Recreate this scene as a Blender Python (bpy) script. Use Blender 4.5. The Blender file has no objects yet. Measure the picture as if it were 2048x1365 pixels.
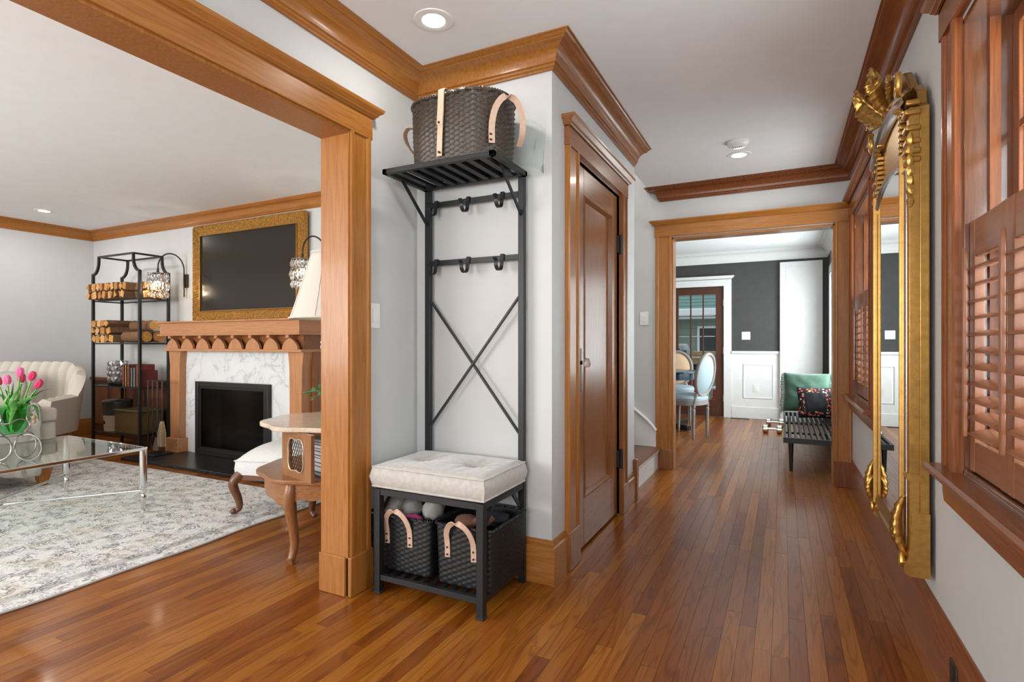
import bpy, bmesh, math, random
from mathutils import Vector, Matrix, noise

random.seed(7)
SC = bpy.context.scene
COL = SC.collection
PI = math.pi

# ------------------------------------------------------------------ camera
cam = bpy.data.cameras.new('camera')
cam.sensor_fit = 'HORIZONTAL'; cam.sensor_width = 36.0
cam.lens = 1085.0 / 2048.0 * 36.0
cam.shift_y = 5.5 / 2048.0
cam.clip_start = 0.05; cam.clip_end = 200
camo = bpy.data.objects.new('camera', cam); COL.objects.link(camo)
YAW = math.atan(542.0 / 1085.0)
camo.location = (0, 0, 1.1); camo.rotation_euler = (PI / 2, 0, YAW)
SC.camera = camo

# ------------------------------------------------------------------ world, daylight and exposure
W = bpy.data.worlds.new('daylight'); SC.world = W; W.use_nodes = True
wn = W.node_tree.nodes; wl = W.node_tree.links; wn.clear()
wo = wn.new('ShaderNodeOutputWorld'); wb = wn.new('ShaderNodeBackground')
wb.inputs[0].default_value = (0.80, 0.90, 1.0, 1); wb.inputs[1].default_value = 1.5
wl.new(wb.outputs[0], wo.inputs[0])

def area(name, loc, rot, sx, sy, watts, col=(1, 1, 1)):
    l = bpy.data.lights.new(name, 'AREA'); l.shape = 'RECTANGLE'; l.size = sx; l.size_y = sy
    l.energy = watts; l.color = col
    o = bpy.data.objects.new(name, l); COL.objects.link(o); o.location = loc; o.rotation_euler = rot
    return o
# daylight outside the windows; the hall-front and stair panels are added fill
area('daylight_front_living', (-4.6, -1.86, 1.45), (PI / 2 - .22, 0, 0), 3.6, 1.4, 205, (1.0, 0.985, 0.96))
area('front_hall_fill', (-0.6, -1.86, 1.35), (PI / 2 + .85, 0, 0), 1.5, 1.9, 90, (1.0, 0.99, 0.97))  # added fill, tilted up to brighten the hall ceiling
area('daylight_window_near', (0.95, 1.15, 1.55), (0, PI / 2 + .25, 0), 1.5, 2.3, 110, (0.90, 0.95, 1.0))
area('daylight_window_far', (0.95, 3.9, 1.55), (0, PI / 2 + .25, 0), 1.5, 1.9, 95, (0.90, 0.95, 1.0))
area('daylight_window_dining', (0.92, 7.1, 1.45), (0, PI / 2 + .12, 0), 1.6, 2.0, 165, (0.93, 0.97, 1.0))
area('stair_fill', (-2.3, 4.35, 3.9), (0, 0, 0), 1.6, 0.8, 45, (1.0, 0.97, 0.93))  # added fill over the steps; the stairwell has no window

SC.view_settings.view_transform = 'Standard'
SC.view_settings.look = 'None'
SC.view_settings.gamma = 1.0
SC.view_settings.use_curve_mapping = False
SC.view_settings.exposure = -0.05
SC.cycles.use_denoising = True
SC.cycles.sample_clamp_indirect = 6.0

# ------------------------------------------------------------------ mesh helpers
class MB:
    def __init__(s): s.v = []; s.f = []
    def add(s, vs, fs):
        n = len(s.v); s.v += [tuple(p) for p in vs]; s.f += [tuple(i + n for i in f) for f in fs]; return s
    def box(s, x0, y0, z0, x1, y1, z1):
        x0, x1 = min(x0, x1), max(x0, x1); y0, y1 = min(y0, y1), max(y0, y1); z0, z1 = min(z0, z1), max(z0, z1)
        return s.add([(x0,y0,z0),(x1,y0,z0),(x1,y1,z0),(x0,y1,z0),(x0,y0,z1),(x1,y0,z1),(x1,y1,z1),(x0,y1,z1)],
                     [(0,3,2,1),(4,5,6,7),(0,1,5,4),(1,2,6,5),(2,3,7,6),(3,0,4,7)])
    def prism(s, poly, axis, a0, a1):
        n = len(poly)
        def P(p, a):
            return (p[0], p[1], a) if axis == 'z' else (p[0], a, p[1]) if axis == 'y' else (a, p[0], p[1])
        vs = [P(p, a0) for p in poly] + [P(p, a1) for p in poly]
        fs = [tuple(range(n - 1, -1, -1)), tuple(range(n, 2 * n))]
        fs += [(i, (i + 1) % n, (i + 1) % n + n, i + n) for i in range(n)]
        return s.add(vs, fs)
    def bar(s, a, b, w, h, up=(0, 0, 1)):
        a = Vector(a); b = Vector(b); d = (b - a).normalized(); u = Vector(up)
        if abs(d.dot(u)) > .99: u = Vector((0, 1, 0))
        r = d.cross(u).normalized(); u = r.cross(d)
        vs = []
        for c in (a, b):
            for sx, sy in ((-1,-1),(1,-1),(1,1),(-1,1)): vs.append(c + r * sx * w / 2 + u * sy * h / 2)
        return s.add(vs, [(0,1,2,3),(7,6,5,4),(0,4,5,1),(1,5,6,2),(2,6,7,3),(3,7,4,0)])
    def tube(s, path, r, n=8, closed=False, flat=1.0):
        P = [Vector(p) for p in path]; m = len(P)
        rr = r if isinstance(r, (list, tuple)) else [r] * m
        prev = None; rings = []
        for i in range(m):
            if closed: t = P[(i + 1) % m] - P[i - 1]
            else: t = P[min(i + 1, m - 1)] - P[max(i - 1, 0)]
            t = t.normalized()
            if prev is None:
                u = Vector((0, 0, 1)) if abs(t.z) < .9 else Vector((1, 0, 0))
                a = t.cross(u).normalized()
            else:
                a = (prev - t * prev.dot(t))
                a = a.normalized() if a.length > 1e-6 else t.orthogonal().normalized()
            prev = a; b = t.cross(a)
            rings.append([P[i] + (a * math.cos(2*PI*k/n) + b * math.sin(2*PI*k/n) * flat) * rr[i] for k in range(n)])
        vs = [p for r_ in rings for p in r_]; fs = []
        for i in range(m if closed else m - 1):
            j = (i + 1) % m
            for k in range(n): fs.append((i*n+k, i*n+(k+1)%n, j*n+(k+1)%n, j*n+k))
        if not closed:
            fs.append(tuple(range(n - 1, -1, -1))); fs.append(tuple((m-1)*n + k for k in range(n)))
        return s.add(vs, fs)
    def ribbon(s, path, w, t, side=(1, 0, 0)):
        """flat strap along a path: width w along `side`, thickness t"""
        P = [Vector(p) for p in path]; m = len(P); vs = []; fs = []
        for i in range(m):
            d = (P[min(i+1, m-1)] - P[max(i-1, 0)]).normalized(); sd = Vector(side); sd = (sd - d * sd.dot(d)).normalized()
            nn = d.cross(sd).normalized()
            for sx, sy in ((-1,-1),(1,-1),(1,1),(-1,1)): vs.append(P[i] + sd * sx * w / 2 + nn * sy * t / 2)
        for i in range(m - 1):
            for k in range(4): fs.append((i*4+k, i*4+(k+1)%4, (i+1)*4+(k+1)%4, (i+1)*4+k))
        fs.append((3, 2, 1, 0)); fs.append(tuple((m-1)*4 + k for k in range(4)))
        return s.add(vs, fs)
    def lathe(s, prof, c=(0, 0, 0), n=24, sx=1.0, sy=1.0, cap=True):
        m = len(prof); vs = []; fs = []
        for r, z in prof:
            for k in range(n): vs.append((c[0] + r*math.cos(2*PI*k/n)*sx, c[1] + r*math.sin(2*PI*k/n)*sy, c[2] + z))
        for i in range(m - 1):
            for k in range(n): fs.append((i*n+k, i*n+(k+1)%n, (i+1)*n+(k+1)%n, (i+1)*n+k))
        if cap:
            fs.append(tuple(range(n - 1, -1, -1))); fs.append(tuple((m-1)*n + k for k in range(n)))
        return s.add(vs, fs)
    def cyl(s, a, b, r, n=12, r2=None):
        return s.tube([a, b], [r, r if r2 is None else r2], n)
    def ball(s, c, rx, ry=None, rz=None, n=12, m=8, lump=0, seed=0, M=None):
        ry = rx if ry is None else ry; rz = rx if rz is None else rz; vs = []; fs = []
        for i in range(m + 1):
            th = PI * i / m
            for k in range(n):
                ph = 2*PI*k/n; d = Vector((math.sin(th)*math.cos(ph), math.sin(th)*math.sin(ph), math.cos(th)))
                q = 1 + (lump * noise.noise(d * 2.2 + Vector((seed*3.1, seed*1.7, seed))) + lump*.35*noise.noise(d*7 + Vector((seed, 2, seed*2))) if lump else 0)
                p = Vector((d.x*rx*q, d.y*ry*q, d.z*rz*q))
                if M is not None: p = M @ p
                vs.append((c[0]+p.x, c[1]+p.y, c[2]+p.z))
        for i in range(m):
            for k in range(n): fs.append((i*n+k, (i+1)*n+k, (i+1)*n+(k+1)%n, i*n+(k+1)%n))
        return s.add(vs, fs)
    def sweep(s, path, prof, z0, side=1):
        """moulding: profile (projection, height) swept along a plan path with mitres; side=+1: room on the left"""
        P = [Vector((p[0], p[1])) for p in path]; m = len(P); k = len(prof); vs = []; fs = []
        for i in range(m):
            ns = []
            if i > 0: d = (P[i]-P[i-1]).normalized(); ns.append(Vector((-d.y, d.x))*side)
            if i < m-1: d = (P[i+1]-P[i]).normalized(); ns.append(Vector((-d.y, d.x))*side)
            mt = ns[0] if len(ns) == 1 else (ns[0]+ns[1]) / (1 + ns[0].dot(ns[1]))
            for p, z in prof: vs.append((P[i].x + mt.x*p, P[i].y + mt.y*p, z0 + z))
        for i in range(m - 1):
            for j in range(k): fs.append((i*k+j, i*k+(j+1)%k, (i+1)*k+(j+1)%k, (i+1)*k+j))
        fs.append(tuple(range(k-1, -1, -1))); fs.append(tuple((m-1)*k + j for j in range(k)))
        return s.add(vs, fs)
    def build(s, name, mat, parent=None, smooth=False, bevel=0, seg=2, local=False, angle=35, extra=None):
        me = bpy.data.meshes.new(name)
        vs = s.v
        if parent is not None and not local:
            Mi = wm(parent).inverted(); vs = [tuple(Mi @ Vector(p)) for p in vs]
        me.from_pydata(vs, [], s.f)
        bm = bmesh.new(); bm.from_mesh(me); bmesh.ops.recalc_face_normals(bm, faces=bm.faces); bm.to_mesh(me); bm.free()
        me.materials.append(mat)
        if smooth:
            me.polygons.foreach_set('use_smooth', [True] * len(me.polygons))
            me.set_sharp_from_angle(angle=math.radians(angle))
        o = bpy.data.objects.new(name, me); COL.objects.link(o)
        if parent is not None: o.parent = parent
        if bevel:
            b = o.modifiers.new('bevel', 'BEVEL'); b.width = bevel; b.segments = seg; b.limit_method = 'ANGLE'; b.angle_limit = math.radians(40)
            if not smooth:
                me.polygons.foreach_set('use_smooth', [True] * len(me.polygons)); me.set_sharp_from_angle(angle=math.radians(30))
        return o

def wm(o):
    M = Matrix.LocRotScale(o.location, o.rotation_euler, o.scale)
    return wm(o.parent) @ M if o.parent else M
def tag(o, label=None, cat=None, group=None, kind=None):
    if label: o['label'] = label
    if cat: o['category'] = cat
    if group: o['group'] = group
    if kind: o['kind'] = kind
    return o
def thing(name, label, cat, loc=(0, 0, 0), rz=0, group=None, kind=None):
    o = bpy.data.objects.new(name, None); COL.objects.link(o); o.empty_display_size = .05
    o.location = loc; o.rotation_euler = (0, 0, rz)
    return tag(o, label, cat, group, kind)
def struct(name, mb, mat, label=None, parent=None, smooth=False, bevel=0):
    o = mb.build(name, mat, parent, smooth=smooth, bevel=bevel)
    if parent is None: tag(o, label, None, None, 'structure')
    elif label: o['label'] = label
    return o
def copy_tree(o, parent=None):
    c = o.copy(); COL.objects.link(c); c.parent = parent
    for ch in o.children: copy_tree(ch, c)
    return c
def arc(cx, cy, r, a0, a1, n, ry=None):
    ry = r if ry is None else ry
    return [(cx + r*math.cos(math.radians(a0+(a1-a0)*i/n)), cy + ry*math.sin(math.radians(a0+(a1-a0)*i/n))) for i in range(n+1)]
def curve(pts, n=6):
    """Catmull-Rom through points"""
    P = [Vector(p) for p in pts]; out = []
    for i in range(len(P)-1):
        p0 = P[max(i-1, 0)]; p1 = P[i]; p2 = P[i+1]; p3 = P[min(i+2, len(P)-1)]
        for k in range(n):
            t = k/n
            out.append(0.5*((2*p1)+(p2-p0)*t+(2*p0-5*p1+4*p2-p3)*t*t+(3*p1-p0-3*p2+p3)*t**3))
    out.append(P[-1]); return out

# ------------------------------------------------------------------ materials
def nodes(name):
    m = bpy.data.materials.new(name); m.use_nodes = True; nt = m.node_tree
    return m, nt, nt.nodes, nt.links, nt.nodes['Principled BSDF']
def setp(b, **k):
    for a, v in k.items():
        i = b.inputs[a.replace('_', ' ')]
        i.default_value = v if not isinstance(v, tuple) or len(v) == 4 else (*v, 1)
def ramp(n, stops):
    r = n.new('ShaderNodeValToRGB'); e = r.color_ramp.elements
    while len(e) < len(stops): e.new(.5)
    for i, (p, c) in enumerate(stops): e[i].position = p; e[i].color = (*c, 1) if len(c) == 3 else c
    return r
def mapped(n, l, scale, coord='Object', loc=None):
    tc = n.new('ShaderNodeTexCoord'); mp = n.new('ShaderNodeMapping'); mp.inputs['Scale'].default_value = scale
    if loc: mp.inputs['Location'].default_value = loc
    l.new(tc.outputs[coord], mp.inputs[0]); return mp
def sc3(c, k): return tuple(min(1, x*k) for x in c)
def paint(name, col, rough=.5, metal=0, var=.06, scale=8, bump=0, bscale=60, **kw):
    """plain finish with a little procedural mottling and relief"""
    m, nt, n, l, b = nodes(name)
    mp = mapped(n, l, (scale,)*3); nz = n.new('ShaderNodeTexNoise'); nz.inputs['Detail'].default_value = 3
    l.new(mp.outputs[0], nz.inputs[0])
    r = ramp(n, [(.3, sc3(col, 1-var)), (.7, sc3(col, 1+var))]); l.new(nz.outputs[0], r.inputs[0]); l.new(r.outputs[0], b.inputs['Base Color'])
    setp(b, Roughness=rough, Metallic=metal, **kw)
    if bump:
        m2 = mapped(n, l, (bscale,)*3); n2 = n.new('ShaderNodeTexNoise'); n2.inputs['Detail'].default_value = 4
        l.new(m2.outputs[0], n2.inputs[0]); bp = n.new('ShaderNodeBump'); bp.inputs['Strength'].default_value = bump; bp.inputs['Distance'].default_value = .01
        l.new(n2.outputs[0], bp.inputs['Height']); l.new(bp.outputs[0], b.inputs['Normal'])
    return m
_wc = {}
def wood(kind, axis='z'):
    """varnished wood, grain along the given axis"""
    if (kind, axis) in _wc: return _wc[(kind, axis)]
    c1, c2, rough = {'honey': ((.28, .097, .014), (.43, .172, .035), .34),
                     'door': ((.20, .072, .022), (.33, .130, .044), .26),
                     'red': ((.14, .040, .012), (.27, .085, .026), .26),
                     'shutter': ((.20, .072, .031), (.30, .118, .054), .28),
                     'mantel': ((.38, .16, .065), (.56, .27, .12), .3),
                     'walnut': ((.21, .085, .03), (.36, .16, .06), .3),
                     'dark': ((.055, .018, .009), (.12, .042, .02), .35),
                     'varnish': ((.085, .028, .009), (.16, .052, .018), .16),
                     'tread': ((.10, .04, .02), (.19, .08, .04), .35)}[kind]
    m, nt, n, l, b = nodes('wood_' + kind + '_' + axis)
    g = {'x': (1.2, 22, 22), 'y': (22, 1.2, 22), 'z': (22, 22, 1.2)}[axis]
    f = {'x': (6, 190, 190), 'y': (190, 6, 190), 'z': (190, 190, 6)}[axis]
    nz = n.new('ShaderNodeTexNoise'); nz.inputs['Detail'].default_value = 3; nz.inputs['Distortion'].default_value = .6
    l.new(mapped(n, l, g).outputs[0], nz.inputs[0])
    ff = n.new('ShaderNodeTexNoise'); ff.inputs['Detail'].default_value = 2; l.new(mapped(n, l, f).outputs[0], ff.inputs[0])
    r = ramp(n, [(.25, c1), (.5, tuple((a+q)/2 for a, q in zip(c1, c2))), (.78, c2)]); l.new(nz.outputs[0], r.inputs[0])
    r2 = ramp(n, [(.35, (.90,)*3), (.65, (1.05,)*3)]); l.new(ff.outputs[0], r2.inputs[0])
    mx = n.new('ShaderNodeMix'); mx.data_type = 'RGBA'; mx.blend_type = 'MULTIPLY'; mx.inputs[0].default_value = .8
    l.new(r.outputs[0], mx.inputs[6]); l.new(r2.outputs[0], mx.inputs[7]); l.new(mx.outputs[2], b.inputs['Base Color'])
    setp(b, Roughness=rough); b.inputs['Coat Weight'].default_value = .12; b.inputs['Coat Roughness'].default_value = .12; b.inputs['Specular IOR Level'].default_value = .26 if kind == 'red' else .42
    if kind == 'varnish': b.inputs['Coat Weight'].default_value = 1.0; b.inputs['Coat Roughness'].default_value = .06
    bp = n.new('ShaderNodeBump'); bp.inputs['Strength'].default_value = .06; bp.inputs['Distance'].default_value = .004
    l.new(ff.outputs[0], bp.inputs['Height']); l.new(bp.outputs[0], b.inputs['Normal'])
    _wc[(kind, axis)] = m; return m
def floor_mat(name, island):
    m, nt, n, l, b = nodes(name)
    geo = n.new('ShaderNodeNewGeometry')
    if island: rnd = geo.outputs['Random Per Island']
    else: rnd = n.new('ShaderNodeObjectInfo').outputs['Random']
    wn_ = n.new('ShaderNodeTexWhiteNoise'); wn_.noise_dimensions = '1D'; l.new(rnd, wn_.inputs['W'])
    off = n.new('ShaderNodeVectorMath'); off.operation = 'SCALE'; off.inputs['Scale'].default_value = 40
    l.new(wn_.outputs['Color'], off.inputs[0])
    def coords(s):
        mu = n.new('ShaderNodeVectorMath'); mu.operation = 'MULTIPLY'; mu.inputs[1].default_value = s; l.new(geo.outputs['Position'], mu.inputs[0])
        ad = n.new('ShaderNodeVectorMath'); ad.operation = 'ADD'; l.new(mu.outputs[0], ad.inputs[0]); l.new(off.outputs[0], ad.inputs[1]); return ad.outputs[0]
    big = n.new('ShaderNodeTexNoise'); big.inputs['Scale'].default_value = 1; big.inputs['Detail'].default_value = 1.5; big.inputs['Distortion'].default_value = .5
    l.new(coords((14, 1.3, 0)), big.inputs[0])
    mm = n.new('ShaderNodeMath'); mm.operation = 'MULTIPLY'; mm.inputs[1].default_value = 44; l.new(big.outputs[0], mm.inputs[0])
    sn = n.new('ShaderNodeMath'); sn.operation = 'SINE'; l.new(mm.outputs[0], sn.inputs[0])
    rr = ramp(n, [(.0, (.62, .53, .47)), (.26, (1, 1, 1)), (1, (1.0, 1, 1))])
    ms = n.new('ShaderNodeMath'); ms.operation = 'MULTIPLY_ADD'; ms.inputs[1].default_value = .5; ms.inputs[2].default_value = .5; l.new(sn.outputs[0], ms.inputs[0]); l.new(ms.outputs[0], rr.inputs[0])
    fine = n.new('ShaderNodeTexNoise'); fine.inputs['Scale'].default_value = 1; fine.inputs['Detail'].default_value = 3; l.new(coords((260, 7, 0)), fine.inputs[0])
    rf = ramp(n, [(.3, (.80, .77, .74)), (.62, (1.06, 1.06, 1.06))]); l.new(fine.outputs[0], rf.inputs[0])
    base = ramp(n, [(0, (.185, .048, .005)), (.3, (.255, .076, .008)), (.7, (.305, .100, .011)), (1, (.375, .138, .018))]); l.new(wn_.outputs['Value'], base.inputs[0])
    a = n.new('ShaderNodeMix'); a.data_type = 'RGBA'; a.blend_type = 'MULTIPLY'; a.inputs[0].default_value = .75
    l.new(base.outputs[0], a.inputs[6]); l.new(rr.outputs[0], a.inputs[7])
    c = n.new('ShaderNodeMix'); c.data_type = 'RGBA'; c.blend_type = 'MULTIPLY'; c.inputs[0].default_value = 1
    l.new(a.outputs[2], c.inputs[6]); l.new(rf.outputs[0], c.inputs[7]); l.new(c.outputs[2], b.inputs['Base Color'])
    setp(b, Roughness=.30); b.inputs['Coat Weight'].default_value = .12; b.inputs['Coat Roughness'].default_value = .10; b.inputs['Specular IOR Level'].default_value = .30
    bp = n.new('ShaderNodeBump'); bp.inputs['Strength'].default_value = .05; bp.inputs['Distance'].default_value = .003
    l.new(fine.outputs[0], bp.inputs['Height']); l.new(bp.outputs[0], b.inputs['Normal'])
    return m
def marble_mat(name, base, vein, scale=3, rough=.15):
    m, nt, n, l, b = nodes(name); mp = mapped(n, l, (scale,)*3)
    a = n.new('ShaderNodeTexNoise'); a.inputs['Detail'].default_value = 5; a.inputs['Distortion'].default_value = .7; l.new(mp.outputs[0], a.inputs[0])
    r = ramp(n, [(.40, base), (.475, sc3(base, .93)), (.497, vein), (.512, sc3(base, .95)), (.60, base)]); l.new(a.outputs[0], r.inputs[0]); l.new(r.outputs[0], b.inputs['Base Color'])
    setp(b, Roughness=rough); return m
def glass_mat(name, tint=(1, 1, 1), rough=.02, refl=1.45, mixk=1.0):
    """thin sheet glass: fresnel mirror over a tinted clear pass-through"""
    m = bpy.data.materials.new(name); m.use_nodes = True; nt = m.node_tree; n = nt.nodes; l = nt.links; n.clear()
    o = n.new('ShaderNodeOutputMaterial'); mx = n.new('ShaderNodeMixShader'); t = n.new('ShaderNodeBsdfTransparent'); g = n.new('ShaderNodeBsdfGlossy'); f = n.new('ShaderNodeFresnel')
    ge = n.new('ShaderNodeNewGeometry'); mr_ = n.new('ShaderNodeMapRange'); mr_.inputs[3].default_value = refl; mr_.inputs[4].default_value = 1/refl
    l.new(ge.outputs['Backfacing'], mr_.inputs[0]); l.new(mr_.outputs[0], f.inputs['IOR']); g.inputs['Roughness'].default_value = rough; t.inputs[0].default_value = (*tint, 1)
    l.new(f.outputs[0], mx.inputs[0]); l.new(t.outputs[0], mx.inputs[1]); l.new(g.outputs[0], mx.inputs[2]); l.new(mx.outputs[0], o.inputs[0])
    return m
def glow(name, col, strength):
    m, nt, n, l, b = nodes(name); setp(b, Base_Color=(.9, .9, .9)); b.inputs['Emission Color'].default_value = (*col, 1); b.inputs['Emission Strength'].default_value = strength
    nz = n.new('ShaderNodeTexNoise'); nz.inputs['Scale'].default_value = 20
    l.new(mapped(n, l, (1, 1, 1)).outputs[0], nz.inputs[0]); r = ramp(n, [(0, sc3(col, .95)), (1, col)]); l.new(nz.outputs[0], r.inputs[0]); l.new(r.outputs[0], b.inputs['Emission Color'])
    return m

M_wall = paint('grey_wall_paint', (.57, .575, .57), .55, var=.015, scale=1.5, bump=.04, bscale=220)
M_ceil = paint('ceiling_paint', (.86, .875, .88), .6, var=.015, scale=2, bump=.25, bscale=130)
M_white = paint('white_trim_paint', (.80, .80, .79), .35, var=.02, scale=3)
M_dark = paint('charcoal_wall_paint', (.055, .053, .051), .45, var=.08, scale=3, bump=.05, bscale=200)
M_black = paint('black_powder_coat', (.009, .011, .013), .45, var=.15, scale=20, bump=.03, bscale=300)
M_iron = paint('blackened_iron', (.012, .012, .012), .4, var=.2, scale=15)
M_gold = paint('gilt_gesso', (.43, .24, .062), .34, metal=.85, var=.14, scale=10, bump=.05, bscale=40)
M_goldf = paint('antique_gold_leaf', (.58, .34, .09), .28, metal=.85, var=.25, scale=20, bump=.12, bscale=60)
M_silver = paint('silvered_moulding', (.60, .55, .52), .2, metal=.95, var=.1, scale=20)
M_mirror = paint('mirror_silvering', (.90, .91, .90), .01, metal=1, var=.005, scale=2)
M_chrome = paint('polished_nickel', (.75, .75, .75), .12, metal=1, var=.03, scale=10)
M_bronze = paint('aged_bronze', (.045, .03, .022), .45, metal=.35, var=.2, scale=20)
M_plate = paint('white_plastic', (.82, .82, .80), .3, var=.01)
M_leather = paint('natural_leather', (.62, .42, .31), .55, var=.08, scale=20, bump=.1, bscale=150)
M_clear = glass_mat('clear_pane', (.97, .99, .98))
M_tglass = glass_mat('table_glass', (.90, .97, .93), rough=.01, refl=1.5)
M_gglass = glass_mat('green_glass', (.62, .93, .68), rough=.02, refl=1.4)
M_crystal = glass_mat('cut_crystal', (.92, .93, .94), rough=.03, refl=1.9)
M_floor = floor_mat('oak_strip', False)
M_floor2 = floor_mat('oak_strip_field', True)
HON = lambda a: wood('honey', a)
RED = lambda a: wood('red', a)  # on the right wall this darker wood carries shade in its colour
# ================================================================== THE HOUSE SHELL
CZ = 2.46           # ceiling
XR = .472           # hall right wall face
XL = -1.70          # wall with the wide opening, hall face
YC = 2.30           # closet front face
XC = -.945          # closet side face
YE = 4.87           # hall end wall face
YF = 3.64           # fireplace wall face
XF = -7.52          # living room far wall face
YB = -1.75          # front wall (behind the camera)
YD = 8.70           # dining back wall
XD = .56            # dining right wall

# floor: sub-floor with strips laid on it
flo = struct('floor', MB().box(-7.7, -1.9, -.12, .65, 9.0, -.018), paint('dark_subfloor', (.02, .01, .006), .9), 'warm brown oak strip floor running down the hall')  # near-black brown slab under the strips
unit = MB().box(-.5, -.5, -1, .5, .5, 0).build('plank', M_floor); unit_me = unit.data; bpy.data.objects.remove(unit)
PW = .0572
fwd = Vector((-math.sin(YAW), math.cos(YAW))); rgt = Vector((math.cos(YAW), math.sin(YAW)))
planks = []
rr = random.Random(11)
def runs(x):
    if x < -1.83: return [(YB, YF)] + ([(YE, YD)] if x > -3.5 else [])
    if x < -1.09: return [(YB, YC)] + [(YE, YD)]
    if x < -.96: return [(YB, YC), (2.60, 3.50), (3.83, YD)]
    if x < .50: return [(YB, YD)]
    return [(YE, YD)]
x = -7.53
while x < .60:
    for a, b in runs(x + PW/2):
        y = a - rr.random() * 1.2
        while y < b:
            ln = rr.uniform(.55, 2.1); y1 = min(y + ln, b); y0 = max(y, a)
            if y1 - y0 > .02:
                big = 0
                for t in (0, .25, .5, .75, 1):
                    p = Vector((x + PW/2, y0 + (y1-y0)*t)); d = p.dot(fwd)
                    if d > .8:
                        u = p.dot(rgt)/d
                        if abs(u) < .97 and 1.1/d < .66: big += (y1-y0) / d**2.6
                planks.append((big, x, y0, y1))
            y += ln
    x += PW
planks.sort(key=lambda q: -q[0])
for big, x, y0, y1 in planks[:300]:
    o = bpy.data.objects.new('plank', unit_me); COL.objects.link(o); o.parent = flo
    o.location = (x + PW/2, (y0+y1)/2, rr.uniform(-.0003, 0)); o.scale = (PW - .0009, y1 - y0 - .0012, .018)
fm = MB()
for big, x, y0, y1 in planks[300:]: fm.box(x + .0005, y0 + .0006, -.018, x + PW - .0005, y1 - .0006, rr.uniform(-.0003, 0))
o = fm.build('plank_field', M_floor2, flo); o['kind'] = 'stuff'

# walls
def wall(name, boxes, mat=M_wall, label=None):
    mb = MB()
    for bx in boxes: mb.box(*bx)
    return struct(name, mb, mat, label)
TOP = CZ + .05
OY0 = -1.2                                    # wide opening starts behind the camera
wall('wall_left', [(-1.83, YB, 0, XL, OY0, TOP), (-1.83, OY0, 2.03, XL, 1.80, TOP), (-1.83, 1.80, 0, XL, YF, TOP)], label='pale grey hall wall around the wide cased opening')
wall('wall_closet_front', [(XL, YC, 0, XC, YC+.11, TOP)], label='pale grey closet wall behind the coat rack')
DY0, DY1, DZ = 2.655, 3.435, 2.05             # closet door hole
wall('wall_closet_side', [(XC-.11, YC+.11, 0, XC, DY0, TOP), (XC-.11, DY0, DZ, XC, DY1, TOP), (XC-.11, DY1, 0, XC, 3.83, TOP)], label='pale grey closet wall around the panelled door')
wall('wall_stair', [(-4.3, 3.76, 0, XC-.11, 3.83, 4.2), (-4.3, 3.83, 0, -4.2, 4.87, 4.2), (XC-.16, 3.83, CZ+.1, XC-.11, YE, 4.2)], label='grey wall of the stairwell')
WN = (1.10, 2.02, .72, 2.05)                  # near window hole  y0,y1,z0,z1
WF = (3.78, 4.70, .72, 2.05)                  # far window hole
wall('wall_right', [(XR, YB, 0, XR+.14, WN[0], TOP), (XR, WN[1], 0, XR+.14, WF[0], TOP), (XR, WF[1], 0, XR+.14, YE+.12, TOP),
                    (XR, WN[0], 0, XR+.14, WN[1], WN[2]), (XR, WN[0], WN[3], XR+.14, WN[1], TOP),
                    (XR, WF[0], 0, XR+.14, WF[1], WF[2]), (XR, WF[0], WF[3], XR+.14, WF[1], TOP)], label='pale grey hall wall with two shuttered windows')
EX0, EX1, EZ = -.875, .362, 2.03              # dining opening
wall('wall_end', [(-4.2, YE, 0, EX0, YE+.12, 4.2), (EX0, YE, EZ, EX1, YE+.12, 4.2), (EX1, YE, 0, XD+.14, YE+.12, 4.2)], label='pale grey wall above the dining room opening')
wall('wall_fireplace', [(XF-.12, YF, 0, -1.70, YF+.12, TOP)], label='pale grey living room wall behind the fireplace')
LW = (-6.4, -2.8, .75, 2.15)
wall('wall_living_side', [(XF-.12, YB, 0, XF, YF, TOP)], label='plain pale grey side wall of the living room')
wall('wall_front', [(XF-.12, YB-.12, 0, LW[0], YB, TOP), (LW[1], YB-.12, 0, -1.35, YB, TOP), (.15, YB-.12, 0, XR+.14, YB, TOP),
                    (LW[0], YB-.12, 0, LW[1], YB, LW[2]), (LW[0], YB-.12, LW[3], LW[1], YB, TOP), (-1.35, YB-.12, 2.3, .15, YB, TOP), (-1.35, YB-.12, 0, .15, YB, .4)], label='grey front wall with daylight windows')
# dining room
FD = (-1.585, -.795, 1.965)                   # french door hole
wall('wall_dining_back', [(-3.6, YD, 0, FD[0], YD+.14, TOP), (FD[0], YD, FD[2], FD[1], YD+.14, TOP), (FD[1], YD, 0, XD+.14, YD+.14, TOP)], M_dark, 'charcoal dining wall above white wainscot')
DW = (6.1, 8.15, .62, 2.0)
wall('wall_dining_right', [(XD, YE+.12, 0, XD+.14, DW[0], TOP), (XD, DW[1], 0, XD+.14, YD, TOP), (XD, DW[0], 0, XD+.14, DW[1], DW[2]), (XD, DW[0], DW[3], XD+.14, DW[1], TOP)], M_dark, 'charcoal dining wall around the bright window')
wall('wall_dining_left', [(-3.6, YE+.12, 0, -3.5, YD, TOP)], M_dark, 'charcoal dining wall')
# ceilings
struct('ceiling', MB().box(XF-.12, YB-.12, CZ, XR+.14, 3.83, CZ+.1).box(-1.06, 3.83, CZ, XR+.14, YE, CZ+.1), M_ceil, 'off-white textured plaster ceiling')
struct('ceiling_dining', MB().box(-3.6, YE+.12, CZ, XD+.14, YD+.14, CZ+.1), M_ceil, 'white dining room ceiling')
struct('ceiling_stair', MB().box(-4.3, 3.76, 4.2, XR, YE+.12, 4.3), M_ceil, 'ceiling high above the stairs')

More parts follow.
